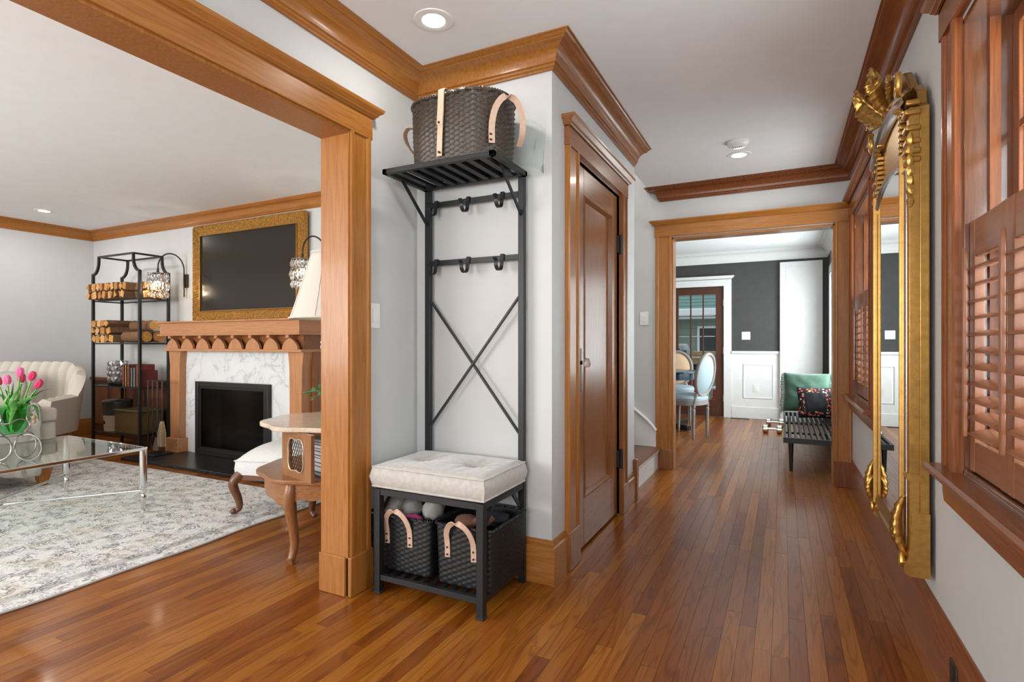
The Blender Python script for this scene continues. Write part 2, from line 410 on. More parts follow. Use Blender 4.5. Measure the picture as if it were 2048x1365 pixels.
# crown mouldings
def crown_prof(h, p):
    q = [(0, -h), (.10*p, -h), (.10*p, -.93*h), (.17*p, -.89*h), (.17*p, -.80*h), (.24*p, -.77*h)]
    for i in range(7):
        t = i/6*PI/2; q.append((.24*p + .50*p*(1-math.cos(t)), -.77*h + .55*h*math.sin(t)))
    q += [(.78*p, -.20*h), (.78*p, -.15*h), (.88*p, -.12*h), (.93*p, -.06*h), (1.0*p, -.05*h), (1.0*p, 0), (0, 0)]
    return q
CP = crown_prof(.110, .125)
struct('trim_1', MB().sweep([(XL, YB), (XL, YC), (XC, YC)], CP, CZ, -1), HON('y'), 'honey wood crown moulding over the wide opening', smooth=True)
struct('trim_2', MB().sweep([(XC, YC), (XC, 3.815)], CP, CZ, -1), wood('door', 'y'), 'wood crown moulding above the closet door, coloured dark for its shade', smooth=True)  # darker wood than the other run: its shade is put into the colour
# mitre the outside corner between the two runs
mb = MB(); k = len(CP)
a = [(XC, YC, CZ+z) for p, z in CP]; b = [(XC+p, YC, CZ+z) for p, z in CP]; c = [(XC+p, YC-p, CZ+z) for p, z in CP]; d = [(XC, YC-p, CZ+z) for p, z in CP]
for i in range(k - 1):
    mb.add([d[i], c[i], c[i+1], d[i+1]], [(0, 1, 2, 3)])
mb.build('corner_mitre', HON('x'), bpy.data.objects['trim_1'], smooth=True)
mb = MB()
for i in range(k - 1): mb.add([c[i], b[i], b[i+1], c[i+1]], [(0, 1, 2, 3)])
mb.build('corner_mitre', wood('door', 'y'), bpy.data.objects['trim_2'], smooth=True)
struct('trim_3', MB().sweep([(XR, YB), (XR, YE), (-.962, YE), (-.962, YE+.004)], CP, CZ, 1), RED('y'), 'wood crown moulding over the windows, shade put into its reddish colour', smooth=True)  # shade of the window side is coloured in with the darker wood
CL = crown_prof(.115, .080)
struct('trim_4', MB().sweep([(-1.83, YF), (XF, YF), (XF, YB)], CL, CZ, 1), HON('x'), 'honey wood crown moulding around the living room', smooth=True)
CDn = crown_prof(.155, .12)
struct('trim_5', MB().sweep([(XD, YE+.12), (XD, YD), (-3.5, YD)], CDn, CZ, 1), M_white, 'white crown moulding in the dining room', smooth=True)

# baseboards
def base_prof(h, t=.02): return [(0, 0), (t, 0), (t, h*.80), (t*.85, h*.83), (t*.6, h*.86), (t*.6, h*.93), (t*.25, h), (0, h)]
BP = base_prof(.20)
struct('baseboard_left', MB().sweep([(XL, 1.93), (XL, YC), (XC, YC), (XC, 2.463)], BP, 0, -1), HON('x'), 'worn honey wood baseboard around the closet corner', smooth=True)
struct('baseboard_closet', MB().sweep([(XC, 3.565), (XC, 3.80)], BP, 0, -1).box(-.965, 3.795, 0, -.915, 3.845, .285), wood('door', 'y'), 'short wood baseboard beside the stairs', smooth=True, bevel=.003)
struct('baseboard_right', MB().sweep([(XR, YB), (XR, YE)], base_prof(.222, .018), 0, 1), RED('y'), 'reddish wood baseboard under the windows, coloured dark for shade', smooth=True)  # shade on this wall's trim is part of the wood colour
struct('baseboard_living', MB().sweep([(-1.83, 1.95), (-1.83, YF), (-3.3, YF)], BP, 0, 1).sweep([(XF, YF), (XF, YB)], BP, 0, 1), HON('x'), 'honey wood baseboard in the living room', smooth=True)

# wide cased opening between hall and living room
t6 = struct('trim_6', MB().box(-1.845, 1.785, 0, -1.685, 1.80, 2.03).box(-1.845, OY0, 2.015, -1.685, 1.785, 2.03), HON('z'), 'honey wood jamb of the wide opening', bevel=.002)
def casing_poly(w, t):   # (thickness, across) moulded flat casing
    return [(0, 0), (t*.75, 0), (t, .006), (t, w*.16), (t*.72, w*.20), (t*.72, w*.78), (t*.9, w*.81), (t, w*.86), (t, w*.96), (t*.8, w), (0, w)]
cp = [(XL + a, 1.792 + b) for a, b in casing_poly(.132, .026)]
MB().prism(cp, 'z', 0, 2.03).build('casing', HON('z'), t6, smooth=True)
MB().box(XL, 1.785, 0, -1.668, 1.930, .172).build('plinth', HON('z'), t6, bevel=.004)
MB().box(-1.852, 1.779, 0, -1.70, 1.786, .172).build('plinth', HON('z'), t6, bevel=.003)
MB().box(XL, OY0, 2.028, -1.674, 1.930, 2.128).build('head_board', HON('y'), t6, bevel=.002)
CAPP = [(0, 0), (.008, 0), (.012, .006), (.018, .010), (.020, .016), (.034, .027), (.038, .033), (.040, .042), (0, .042)]
MB().sweep([(-1.674, OY0), (-1.674, 1.930), (XL, 1.930)], CAPP, 2.126, -1).add([], []).build('head_cap', HON('y'), t6, smooth=True)
MB().box(XL, OY0, 2.126, -1.674, 1.930, 2.168).build('cap_core', HON('y'), t6)
MB().box(-1.86, 1.80, 0, -1.83, 1.92, 2.03).build('casing', HON('z'), t6)

# closet door with casing
t7 = struct('trim_7', MB().box(XC-.11, DY0-.04, 0, XC+.002, DY0, DZ+.03).box(XC-.11, DY1, 0, XC+.002, DY1+.03, DZ+.03).box(XC-.11, DY0, DZ, XC+.002, DY1, DZ+.03), wood('door', 'z'), 'brown wood casing around the closet door', bevel=.002)
cp = [(XC + a, 2.463 + b) for a, b in casing_poly(.150, .026)]
MB().prism(cp, 'z', .185, DZ+.012).build('casing', wood('honey', 'z'), t7, smooth=True)
cp = [(XC + a, 3.56 - b) for a, b in casing_poly(.118, .026)]
MB().prism(cp, 'z', .185, DZ+.012).build('casing', wood('door', 'z'), t7, smooth=True)
MB().box(XC, 2.458, 0, XC+.030, 2.615, .187).build('plinth', wood('door', 'z'), t7, bevel=.004)
MB().box(XC, 3.442, 0, XC+.030, 3.565, .187).build('plinth', wood('door', 'z'), t7, bevel=.004)
MB().box(XC, 2.455, DZ+.012, XC+.027, 3.565, DZ+.105).build('head_board', wood('door', 'y'), t7, bevel=.002)
MB().sweep([(XC, 2.455), (XC+.027, 2.455), (XC+.027, 3.565), (XC, 3.565)], CAPP, DZ+.103, -1).build('head_cap', wood('door', 'y'), t7, smooth=True)
MB().box(XC, 2.455, DZ+.10, XC+.027, 3.565, DZ+.1445).build('cap_core', wood('door', 'y'), t7)
d1 = struct('door_1', MB().box(XC-.045, DY0+.004, .012, XC-.030, DY1-.004, DZ-.004), wood('door', 'z'), 'brown single panel closet door with crystal knob')
sx0, sx1 = XC-.050, XC-.012
ya, yb = DY0+.004, DY1-.004
MB().box(sx0, ya, .012, sx1, ya+.12, DZ-.004).build('stile', wood('door', 'z'), d1, bevel=.003)
MB().box(sx0, yb-.12, .012, sx1, yb, DZ-.004).build('stile', wood('door', 'z'), d1, bevel=.003)
MB().box(sx0, ya+.12, .012, sx1, yb-.12, .27).build('rail', wood('door', 'y'), d1, bevel=.003)
MB().box(sx0, ya+.12, DZ-.15, sx1, yb-.12, DZ-.004).build('rail', wood('door', 'y'), d1, bevel=.003)
def frame_moulding(y0, y1, z0, z1, w, x0, x1):
    mb = MB(); pts_o = [(y0, z0), (y1, z0), (y1, z1), (y0, z1)]; pts_i = [(y0+w, z0+w), (y1-w, z0+w), (y1-w, z1-w), (y0+w, z1-w)]
    for i in range(4):
        j = (i+1) % 4
        a, b2, c2, d2 = pts_o[i], pts_o[j], pts_i[j], pts_i[i]
        mid = lambda p, q, t: (p[0]+(q[0]-p[0])*t, p[1]+(q[1]-p[1])*t)
        vs = []
        for t, xx in ((0, x0), (0, x1), (.35, x1+.004), (.7, x0+(x1-x0)*.6), (1, x0)):
            for p, q in ((a, d2), (b2, c2)): m_ = mid(p, q, t); vs.append((xx, m_[0], m_[1]))
        mb.add(vs, [(0, 1, 3, 2), (2, 3, 5, 4), (4, 5, 7, 6), (6, 7, 9, 8)])
    return mb
frame_moulding(ya+.12, yb-.12, .27, DZ-.15, .028, sx0+.01, sx1+.002).build('panel_moulding', wood('door', 'z'), d1, smooth=True)
frame_moulding(ya+.175, yb-.175, .325, DZ-.205, .020, sx0+.004, sx0+.016).build('panel_moulding', wood('door', 'z'), d1, smooth=True)
MB().box(sx1, ya+.035, .845, sx1+.004, ya+.075, 1.075).build('escutcheon', M_bronze, d1, bevel=.002)['label'] = 'dark bronze escutcheon plate'
kb = MB().cyl((sx1, ya+.055, 1.0), (sx1+.022, ya+.055, 1.0), .012, 12, .008).build('knob_shank', M_bronze, d1, smooth=True)
prof = [(.0, 0), (.012, .001), (.023, .008), (.027, .020), (.024, .033), (.012, .041), (.0, .042)]
vs = []; n8 = 10
for r, h in prof:
    for q in range(n8): vs.append((sx1+.018+h, ya+.055 + r*math.cos(2*PI*q/n8), 1.0 + r*math.sin(2*PI*q/n8)))
fs = [(i*n8+q, i*n8+(q+1) % n8, (i+1)*n8+(q+1) % n8, (i+1)*n8+q) for i in range(len(prof)-1) for q in range(n8)]
MB().add(vs, fs).build('knob', paint('cut_glass_knob', (.85, .78, .74), .05, var=.1, Transmission_Weight=.7, IOR=1.5), kb)['label'] = 'faceted clear glass door knob'
for z in (.36, 1.74):
    MB().box(sx1-.002, yb-.012, z-.055, XC+.006, yb+.012, z+.055).cyl((XC+.012, yb+.008, z-.062), (XC+.012, yb+.008, z+.062), .011, 10).build('hinge', M_iron, d1, smooth=True)['label'] = 'black butt hinge'

# dining opening casing
t8 = struct('trim_8', MB().box(EX0-.0, YE-.008, 0, EX0+.018, YE+.128, EZ).box(EX1-.018, YE-.008, 0, EX1, YE+.128, EZ).box(EX0, YE-.008, EZ-.018, EX1, YE+.128, EZ), HON('z'), 'honey wood jamb of the dining room opening', bevel=.002)
cp = [(EX0 + .006 - b, YE - a) for a, b in casing_poly(.140, .024)]
MB().prism(cp, 'z', .17, EZ+.01).build('casing', HON('z'), t8, smooth=True)
cp = [(min(EX1 - .006 + b, XR), YE - a) for a, b in casing_poly(.114, .024)]
MB().prism(cp, 'z', .19, EZ+.01).build('casing', HON('z'), t8, smooth=True)
MB().box(EX0-.138, YE-.030, 0, EX0+.012, YE, .172).build('plinth', wood('door', 'z'), t8, bevel=.003)
MB().box(EX1-.012, YE-.030, 0, XR, YE, .195).build('plinth', RED('z'), t8, bevel=.003)
MB().box(EX0-.142, YE-.026, EZ+.008, XR, YE, EZ+.108).build('head_board', HON('x'), t8, bevel=.002)
MB().sweep([(XR, YE-.026), (EX0-.142, YE-.026), (EX0-.142, YE)], CAPP, EZ+.106, 1).build('head_cap', HON('x'), t8, smooth=True)
MB().box(EX0-.142, YE-.026, EZ+.106, XR, YE, EZ+.148).build('cap_core', HON('x'), t8)
# paint of the dining side of the opening
t8b = struct('trim_9', MB().box(EX0+.0, YE+.128, 0, EX0-.12, YE+.145, EZ+.10).box(EX1, YE+.128, 0, XD, YE+.145, EZ+.10).box(EX0, YE+.128, EZ, EX1, YE+.145, EZ+.10), M_white, 'white casing on the dining side of the opening')

# shuttered hall windows
def window_hall(idx, y0, y1, z0, z1, ycap0, ycap1, panels):
    w = struct('window_%d' % idx, MB().box(XR, y0, z0, XR+.14, y0+.018, z1).box(XR, y1-.018, z0, XR+.14, y1, z1).box(XR, y0, z1-.018, XR+.14, y1, z1).box(XR, y0, z0, XR+.14, y1, z0+.012), wood('varnish', 'z'),
               ['near hall window with dark wood casing and half shutters', 'far hall window with dark wood casing beside the dining opening'][idx-1], bevel=.002)
    for s in (0, 1):
        if s: cp = [(XR - a, y1 - .008 + b) for a, b in casing_poly(min(.128, ycap1-y1+.0), .026)]
        else: cp = [(XR - a, y0 + .008 - b) for a, b in casing_poly(.128, .026)]
        MB().prism(cp, 'z', z0, z1+.01).build('casing', wood('red', 'z'), w, smooth=True)
    MB().box(XR-.028, ycap0, z1+.01, XR, ycap1, z1+.108).build('head_board', RED('y'), w, bevel=.002)
    MB().sweep([(XR, ycap0), (XR-.028, ycap0), (XR-.028, ycap1), (XR, ycap1)], CAPP, z1+.106, 1).box(XR-.028, ycap0, z1+.10, XR, ycap1, z1+.1475).build('head_cap', RED('y'), w, smooth=True)
    MB().prism([(XR, z0-.028), (XR-.060, z0-.028), (XR-.068, z0-.020), (XR-.068, z0-.008), (XR-.060, z0), (XR, z0)], 'y', ycap0-.0, min(ycap1+.0, YE)).build('sill', RED('y'), w, smooth=True)
    MB().prism([(XR, z0-.115), (XR-.018, z0-.115), (XR-.022, z0-.08), (XR-.022, z0-.055), (XR-.042, z0-.030), (XR-.042, z0-.028), (XR, z0-.028)], 'y', ycap0+.02, min(ycap1-.02, YE)).build('apron', RED('y'), w, smooth=True)
    # sashes
    zm = (z0+z1)/2 + .03
    for (za, zb, xo) in ((z0+.012, zm, XR+.085), (zm-.035, z1-.018, XR+.108)):
        f = MB().box(xo, y0+.018, za, xo+.022, y0+.062, zb).box(xo, y1-.062, za, xo+.022, y1-.018, zb).box(xo, y0+.062, za, xo+.022, y1-.062, za+.045).box(xo, y0+.062, zb-.045, xo+.022, y1-.062, zb).build('sash', RED('z'), w, bevel=.002)
        ym = (y0+y1)/2
        MB().box(xo+.002, ym-.010, za+.045, xo+.020, ym+.010, zb-.045).build('muntin', RED('z'), f)
        zq = (za+zb)/2
        MB().box(xo+.002, y0+.062, zq-.010, xo+.020, ym-.010, zq+.010).build('muntin', RED('y'), f)
        MB().box(xo+.002, ym+.010, zq-.010, xo+.020, y1-.062, zq+.010).build('muntin', RED('y'), f)
        for (pa, pb) in ((y0+.062, ym-.010), (ym+.010, y1-.062)):
            for (qa, qb) in ((za+.045, zq-.010), (zq+.010, zb-.045)):
                MB().box(xo+.009, pa, qa, xo+.012, pb, qb).build('pane', M_clear, f)
    for s in (y0+.018, y1-.030): MB().box(XR+.055, s, z0+.012, XR+.080, s+.012, z1-.018).build('stop', RED('z'), w)
    # louvred half shutters
    zs0, zs1 = z0+.016, 1.452
    pw = (y1 - y0 - .040) / panels
    SH = wood('shutter', 'z'); SHY = wood('shutter', 'y')
    lou = None
    for k in range(panels):
        ya_, yb_ = y1 - .020 - (k+1)*pw + .002, y1 - .020 - k*pw - .002
        x0s, x1s = XR+.012, XR+.036
        pn = MB().box(x0s, ya_, zs0, x1s, ya_+.040, zs1).box(x0s, yb_-.040, zs0, x1s, yb_, zs1).build('shutter', SH, w, bevel=.002)
        pn['label'] = 'half height louvred shutter panel'
        MB().box(x0s+.002, ya_+.040, zs0, x1s-.002, yb_-.040, zs0+.085).build('rail', SHY, pn, bevel=.002)
        MB().box(x0s+.002, ya_+.040, zs1-.105, x1s-.002, yb_-.040, zs1).build('rail', SHY, pn, bevel=.002)
        nl = 11; zz0, zz1 = zs0+.092, zs1-.112
        L = yb_ - ya_ - .082
        if lou is None:
            lm = MB().prism([(-.030, -.001), (-.022, -.0045), (.022, -.0045), (.030, -.001), (.030, .001), (.022, .0045), (-.022, .0045), (-.030, .001)], 'y', -L/2, L/2)
            lo_ = lm.build('louver', SHY, None, smooth=True); lou = lo_.data; bpy.data.objects.remove(lo_)
        for q in range(nl):
            lo_ = bpy.data.objects.new('louver', lou); COL.objects.link(lo_); lo_.parent = pn
            lo_.location = ((x0s+x1s)/2, (ya_+yb_)/2, zz0 + (zz1-zz0)*(q+.5)/nl); lo_.rotation_euler = (0, math.radians(-14), 0)
        MB().box(x0s-.030, yb_-.062, zz0+.01, x0s-.020, yb_-.048, zz1+.03).build('tilt_bar', SH, pn, bevel=.002)
    return w
window_hall(1, *WN, WN[0]-.14, WN[1]+.14, 3)
window_hall(2, *WF, WF[0]-.14, YE, 2)

# stairs
st = thing('staircase', 'carpetless stairs with brown treads and white risers beside the closet', 'stairs', (-1.0, 4.35, 0), kind='structure')
TR = wood('tread', 'y')
for k in range(9):
    xr = -.985 - .245*k; z0_, z1_ = .188*k, .188*(k+1)
    MB().box(xr-.02, 3.832, z0_, xr, 4.868, z1_-.028).build('riser', M_white, st)
    MB().prism([(xr+.028, z1_-.022), (xr+.034, z1_-.014), (xr+.028, z1_-.003), (xr+.022, z1_), (xr-.26, z1_), (xr-.26, z1_-.028), (xr+.022, z1_-.028)], 'y', 3.832, 4.868).build('tread', TR, st, smooth=True)
sk = [(-1.003, .19), (-1.003, .335), (-1.03, .375), (-1.08, .425), (-1.3, .60), (-3.2, 2.06), (-3.2, .3), (-1.5, .19)]
MB().prism(sk, 'y', 4.845, 4.868).build('skirt_board', M_white, st)
mb = MB(); pth = [(-1.003, .335), (-1.03, .375), (-1.08, .425), (-1.3, .60), (-3.2, 2.06)]
mb.tube([(a, 4.842, b) for a, b in pth], .014, 8); mb.tube([(a, 4.848, b-.022) for a, b in pth], .007, 6)
mb.build('skirt_cap', M_white, st, smooth=True)

# living room: wood dado behind the etagere
t10 = struct('trim_10', MB().box(XF, YF-.025, 0, -5.70, YF, .66), wood('dark', 'z'), 'dark wood dado panel behind the etagere')
for k in range(5): MB().box(XF+.08+k*.36, YF-.032, .14, XF+.36+k*.36, YF-.022, .60).build('panel', RED('z'), t10, bevel=.006)
MB().box(XF, YF-.045, .66, -5.70, YF, .70).build('cap', RED('x'), t10, bevel=.004)

# dining wainscot, door trim
t11 = struct('trim_11', MB().box(FD[1]+.11, YD-.014, 0, -.02, YD, .985), M_white, 'white wainscot panel on the dining room wall')
MB().box(FD[1]+.11, YD-.040, .955, -.045, YD, .992).build('rail_cap', M_white, t11, bevel=.004)
MB().box(FD[1]+.11, YD-.028, 0, -.045, YD, .17).build('base', M_white, t11, bevel=.004)
MB().box(-.525, YD-.024, .30, -.515, YD-.012, .80).box(-.135, YD-.024, .30, -.125, YD-.012, .80).box(-.525, YD-.024, .30, -.125, YD-.012, .312).box(-.525, YD-.024, .788, -.125, YD-.012, .80).build('panel_moulding', M_white, t11, bevel=.003)
t12 = struct('trim_12', MB().box(FD[1], YD-.026, 0, FD[1]+.108, YD, FD[2]+.0).box(FD[0]-.11, YD-.026, 0, FD[0], YD, FD[2]), M_white, 'white casing around the french door', bevel=.003)
MB().box(FD[0]-.11, YD-.028, FD[2], FD[1]+.108, YD, FD[2]+.11).build('head_board', M_white, t12, bevel=.003)
MB().sweep([(FD[1]+.108, YD), (FD[1]+.108, YD-.028), (FD[0]-.11, YD-.028)], CAPP, FD[2]+.108, 1).box(FD[0]-.11, YD-.028, FD[2]+.10, FD[1]+.108, YD, FD[2]+.149).build('head_cap', M_white, t12, smooth=True)
# tall white panelled column in the corner
t13 = struct('trim_13', MB().box(-.040, YD-.075, 0, .492, YD, 2.262), M_white, 'tall white panelled shutter in the dining corner', bevel=.004)
for (a, b) in ((.10, 1.06), (1.14, 2.19)):
    MB().box(.035, YD-.079, a, .042, YD-.072, b).box(.410, YD-.079, a, .417, YD-.072, b).box(.035, YD-.079, a, .417, YD-.072, a+.007).box(.035, YD-.079, b-.007, .417, YD-.072, b).build('panel_moulding', M_white, t13)
# dining side window
w3 = struct('window_3', MB().box(XD-.02, DW[0]-.10, DW[2]-.02, XD, DW[0], DW[3]+.12).box(XD-.02, DW[1], DW[2]-.02, XD, DW[1]+.12, DW[3]+.12).box(XD-.02, DW[0], DW[3], XD, DW[1], DW[3]+.12).box(XD-.05, DW[0]-.12, DW[2]-.04, XD, DW[1]+.14, DW[2]), M_white, 'bright white framed window beside the dining bench', bevel=.003)
ym = (DW[0]+DW[1])/2
f = MB().box(XD+.04, DW[0], DW[2], XD+.08, DW[0]+.05, DW[3]).box(XD+.04, DW[1]-.05, DW[2], XD+.08, DW[1], DW[3]).box(XD+.04, ym-.04, DW[2], XD+.08, ym+.04, DW[3]).box(XD+.04, DW[0], DW[2], XD+.08, DW[1], DW[2]+.05).box(XD+.04, DW[0], DW[3]-.05, XD+.08, DW[1], DW[3]).build('sash', M_white, w3, bevel=.002)
for (a, b) in ((DW[0]+.05, ym-.04), (ym+.04, DW[1]-.05)): MB().box(XD+.058, a, DW[2]+.05, XD+.062, b, DW[3]-.05).build('pane', M_clear, f)
# front windows behind the camera
w4 = struct('window_4', MB().box(LW[0]-.1, YB, LW[2]-.1, LW[0], YB+.02, LW[3]+.1).box(LW[1], YB, LW[2]-.1, LW[1]+.1, YB+.02, LW[3]+.1).box(LW[0], YB, LW[3], LW[1], YB+.02, LW[3]+.1).box(LW[0], YB, LW[2]-.1, LW[1], YB+.04, LW[2]), HON('x'), 'wide wood framed window of the living room front wall')
for k in range(5):
    xx = LW[0] + (LW[1]-LW[0])*k/4
    MB().box(xx-.03, YB-.08, LW[2], xx+.03, YB-.04, LW[3]).build('mullion', HON('z'), w4)

# french door
d2 = struct('door_2', MB().box(FD[0]+.004, YD+.01, .012, FD[0]+.13, YD+.055, FD[2]-.004).box(FD[1]-.115, YD+.01, .012, FD[1]-.004, YD+.055, FD[2]-.004), wood('dark', 'z'), 'dark wood french door with fifteen panes', bevel=.003)
px0, px1, pz0, pz1 = FD[0]+.13, FD[1]-.115, .255, 1.85
MB().box(px0, YD+.01, .012, px1, YD+.055, pz0).build('rail', wood('dark', 'x'), d2, bevel=.003)
MB().box(px0, YD+.01, pz1, px1, YD+.055, FD[2]-.004).build('rail', wood('dark', 'x'), d2, bevel=.003)
for k in (1, 2):
    xx = px0 + (px1-px0)*k/3; MB().box(xx-.009, YD+.014, pz0, xx+.009, YD+.050, pz1).build('muntin', wood('dark', 'z'), d2)
M_lead = paint('pale_muntin', (.35, .38, .38), .4)
for k in range(1, 5):
    zz = pz0 + (pz1-pz0)*k/5
    for c in range(3):
        xa = px0 + (px1-px0)*c/3 + .010; xb = px0 + (px1-px0)*(c+1)/3 - .010
        MB().box(xa, YD+.024, zz-.006, xb, YD+.040, zz+.006).build('muntin', M_lead, d2)
for c in range(3):
    for k in range(5):
        xa = px0 + (px1-px0)*c/3 + .008; xb = px0 + (px1-px0)*(c+1)/3 - .008; za = pz0 + (pz1-pz0)*k/5; zb = pz0 + (pz1-pz0)*(k+1)/5
        MB().box(xa, YD+.030, za, xb, YD+.034, zb).build('pane', M_clear, d2)
h = MB().box(FD[0]+.045, YD+.002, .93, FD[0]+.075, YD+.010, 1.12).build('latch_plate', M_iron, d2, bevel=.002)
MB().tube([(FD[0]+.06, YD+.005, 1.02), (FD[0]+.06, YD-.045, 1.02), (FD[0]+.16, YD-.050, 1.015)], .008, 8).build('handle', M_iron, h, smooth=True)
for z in (.28, 1.0, 1.72): MB().box(FD[1]-.012, YD-.002, z-.05, FD[1]+.004, YD+.010, z+.05).build('hinge', paint('brass_hinge', (.55, .40, .22), .35, metal=.9), d2, bevel=.001)
# ================================================================== HALL THINGS
# ---- coat rack with bench
rk = thing('coat_rack', 'tall black metal hall tree with bench, hooks and slatted top shelf', 'coat rack', (-1.34, 2.07, 0))
RX0, RX1, RYF, RYB = -1.600, -1.078, 1.885, 2.262
for xx in (RX0, RX1):
    MB().box(xx-.015, RYB-.013, 0, xx+.015, RYB+.013, 1.895).build('post', M_black, rk, bevel=.002)
    lg = MB().box(xx-.016, RYF-.016, .006, xx+.016, RYF+.016, .462).build('leg', M_black, rk, bevel=.002)
    MB().box(xx-.018, RYF-.018, 0, xx+.018, RYF+.018, .010).build('foot_cap', paint('black_rubber', (.02, .02, .022), .7), lg, bevel=.002)
    MB().box(xx-.012, RYF+.016, .435, xx+.012, RYB-.013, .462).build('seat_rail', M_black, rk, bevel=.001)
    MB().box(xx-.011, RYF+.016, .060, xx+.011, RYB-.013, .084).build('shelf_rail', M_black, rk, bevel=.001)
    MB().bar((xx, RYF+.012, .345), (xx, RYF+.105, .440), .006, .020).build('brace', M_black, rk)
    MB().bar((xx, RYB-.012, .345), (xx, RYB-.105, .440), .006, .020).build('brace', M_black, rk)
    MB().bar((xx, RYB-.012, 1.695), (xx, 2.05, 1.868), .006, .018).build('shelf_bracket', M_black, rk)
for yy in (RYF, RYB):
    MB().box(RX0+.015, yy-.012, .435, RX1-.015, yy+.012, .462).build('seat_rail', M_black, rk, bevel=.001)
    MB().box(RX0+.015, yy-.011, .060, RX1-.015, yy+.011, .084).build('shelf_rail', M_black, rk, bevel=.001)
for k in range(9):
    xx = RX0 + .05 + k*(RX1-RX0-.10)/8
    MB().box(xx-.012, RYF+.010, .066, xx+.012, RYB-.010, .078).build('slat', M_black, rk, bevel=.001)
for k in range(6):
    xx = RX0 + .06 + k*(RX1-RX0-.12)/5
    MB().box(xx-.014, RYF+.010, .442, xx+.014, RYB-.010, .456).build('seat_slat', M_black, rk)
# top shelf
SX0, SX1, SY0, SY1, SZ0, SZ1 = -1.615, -1.045, 1.925, RYB-.014, 1.864, 1.886
MB().box(SX0, SY0, SZ0, SX1, SY0+.022, SZ1).box(SX0, SY1-.022, SZ0, SX1, SY1, SZ1).box(SX0, SY0, SZ0, SX0+.022, SY1, SZ1).box(SX1-.022, SY0, SZ0, SX1, SY1, SZ1).build('shelf_frame', M_black, rk, bevel=.001)
for k in range(8):
    xx = SX0 + .022 + .045 + k*.0620
    MB().box(xx-.014, SY0+.020, SZ0+.004, xx+.014, SY1-.020, SZ1-.003).build('slat', M_black, rk)
for zz in (1.793, 1.502):
    MB().box(RX0+.015, RYB-.008, zz-.013, RX1-.015, RYB+.006, zz+.013).build('hook_bar', M_black, rk, bevel=.001)
    for xx in (-1.547, -1.362, -1.176):
        y0 = RYB-.011
        pth = [(xx, RYB+.009, zz+.014), (xx, y0, zz+.018), (xx, y0-.003, zz-.01), (xx, y0-.006, zz-.028)]
        for a in range(180, 381, 20): pth.append((xx, y0-.034+.028*-math.cos(math.radians(a)) , zz-.030+.031*math.sin(math.radians(a))))
        pth.append((xx, y0-.075, zz-.008))
        MB().ribbon(pth, .019, .004).build('hook', M_black, rk)['label'] = 'curled flat strap coat hook'
MB().bar((RX0+.012, RYB, 1.318), (RX1-.012, RYB, .682), .008, .018, up=(0, 1, 0)).build('cross_brace', M_black, rk)
MB().bar((RX1-.012, RYB-.006, 1.318), (RX0+.012, RYB-.006, .682), .008, .018, up=(0, 1, 0)).build('cross_brace', M_black, rk)

# ---- tufted seat cushion
def velvet(name, col):
    m = paint(name, col, .75, var=.10, scale=9, bump=.12, bscale=40); b = m.node_tree.nodes['Principled BSDF']
    b.inputs['Sheen Weight'].default_value = .6; b.inputs['Sheen Roughness'].default_value = .4; return m
M_cush = velvet('oatmeal_velvet', (.50, .47, .435))
def cushion(name, x0, x1, y0, y1, z0, z1, mat, buttons, root, r=.035, nx=44, ny=32):
    mb = MB(); vs = []; fs = []
    cx, cy = (x0+x1)/2, (y0+y1)/2; hx, hy = (x1-x0)/2, (y1-y0)/2
    def prof(t):  # 0..1 across top half, superellipse edge
        return (1 - abs(t)**8)**.25
    for side in (1, -1):
        base = len(vs)
        for j in range(ny+1):
            for i in range(nx+1):
                u = -1+2*i/nx; v = -1+2*j/ny
                # pillowed corners
                su = u*(1-.02*(1-v*v)*0); px = cx+hx*su; py = cy+hy*v
                ed = min(1, (1-max(abs(u), abs(v)))*9)
                h = (z1-z0)/2*(.80+.20*math.sin(ed*PI/2)) + .010*(1-u*u)*(1-v*v)
                if side == 1:
                    for bx, by in buttons:
                        d = math.hypot(px-bx, py-by); h -= .030*math.exp(-(d/.028)**2) + .010*math.exp(-(d/.085)**2)*(1+.35*math.sin(9*math.atan2(py-by, px-bx)))
                    h += .0022*noise.noise(Vector((px*28, py*28, 1)))
                vs.append((px + .0015*noise.noise(Vector((py*30, px*4, side))), py, (z0+z1)/2 + side*h))
        for j in range(ny):
            for i in range(nx):
                q = [base+j*(nx+1)+i, base+j*(nx+1)+i+1, base+(j+1)*(nx+1)+i+1, base+(j+1)*(nx+1)+i]
                fs.append(tuple(q))
    # side wall, slightly bulged
    N = (nx+1)*(ny+1); loop = [i for i in range(nx)] + [j*(nx+1)+nx for j in range(ny)] + [ny*(nx+1)+nx-i for i in range(nx)] + [(ny-j)*(nx+1) for j in range(ny)]
    mids = []
    for li in loop:
        a, b2 = Vector(vs[li]), Vector(vs[li+N]); m_ = (a+b2)/2; d = Vector((m_.x-cx, m_.y-cy, 0)); ax = Vector((d.x/hx if abs(d.x/hx) > .98 else 0, d.y/hy if abs(d.y/hy) > .98 else 0, 0))
        mids.append(len(vs)); vs.append(tuple(m_ + ax*.010 + Vector((0, 0, .002*noise.noise(m_*30)))))
    L = len(loop)
    for i in range(L):
        j = (i+1) % L
        fs.append((loop[i], loop[j], mids[j], mids[i])); fs.append((mids[i], mids[j], loop[j]+N, loop[i]+N))
    mb.add(vs, fs); o = mb.build(name, mat, root, smooth=True, angle=60)
    # welt piping
    for off in (0, N):
        pp = [Vector(vs[i+off]) for i in loop]
        MB().tube([(p.x, p.y, p.z) for p in pp], .0042, 6, closed=True).build('piping', mat, root, smooth=True)
    for bx, by in buttons:
        MB().ball((bx, by, z1-.030), .010, .010, .005, 10, 6).build('button', mat, root, smooth=True)
    return o
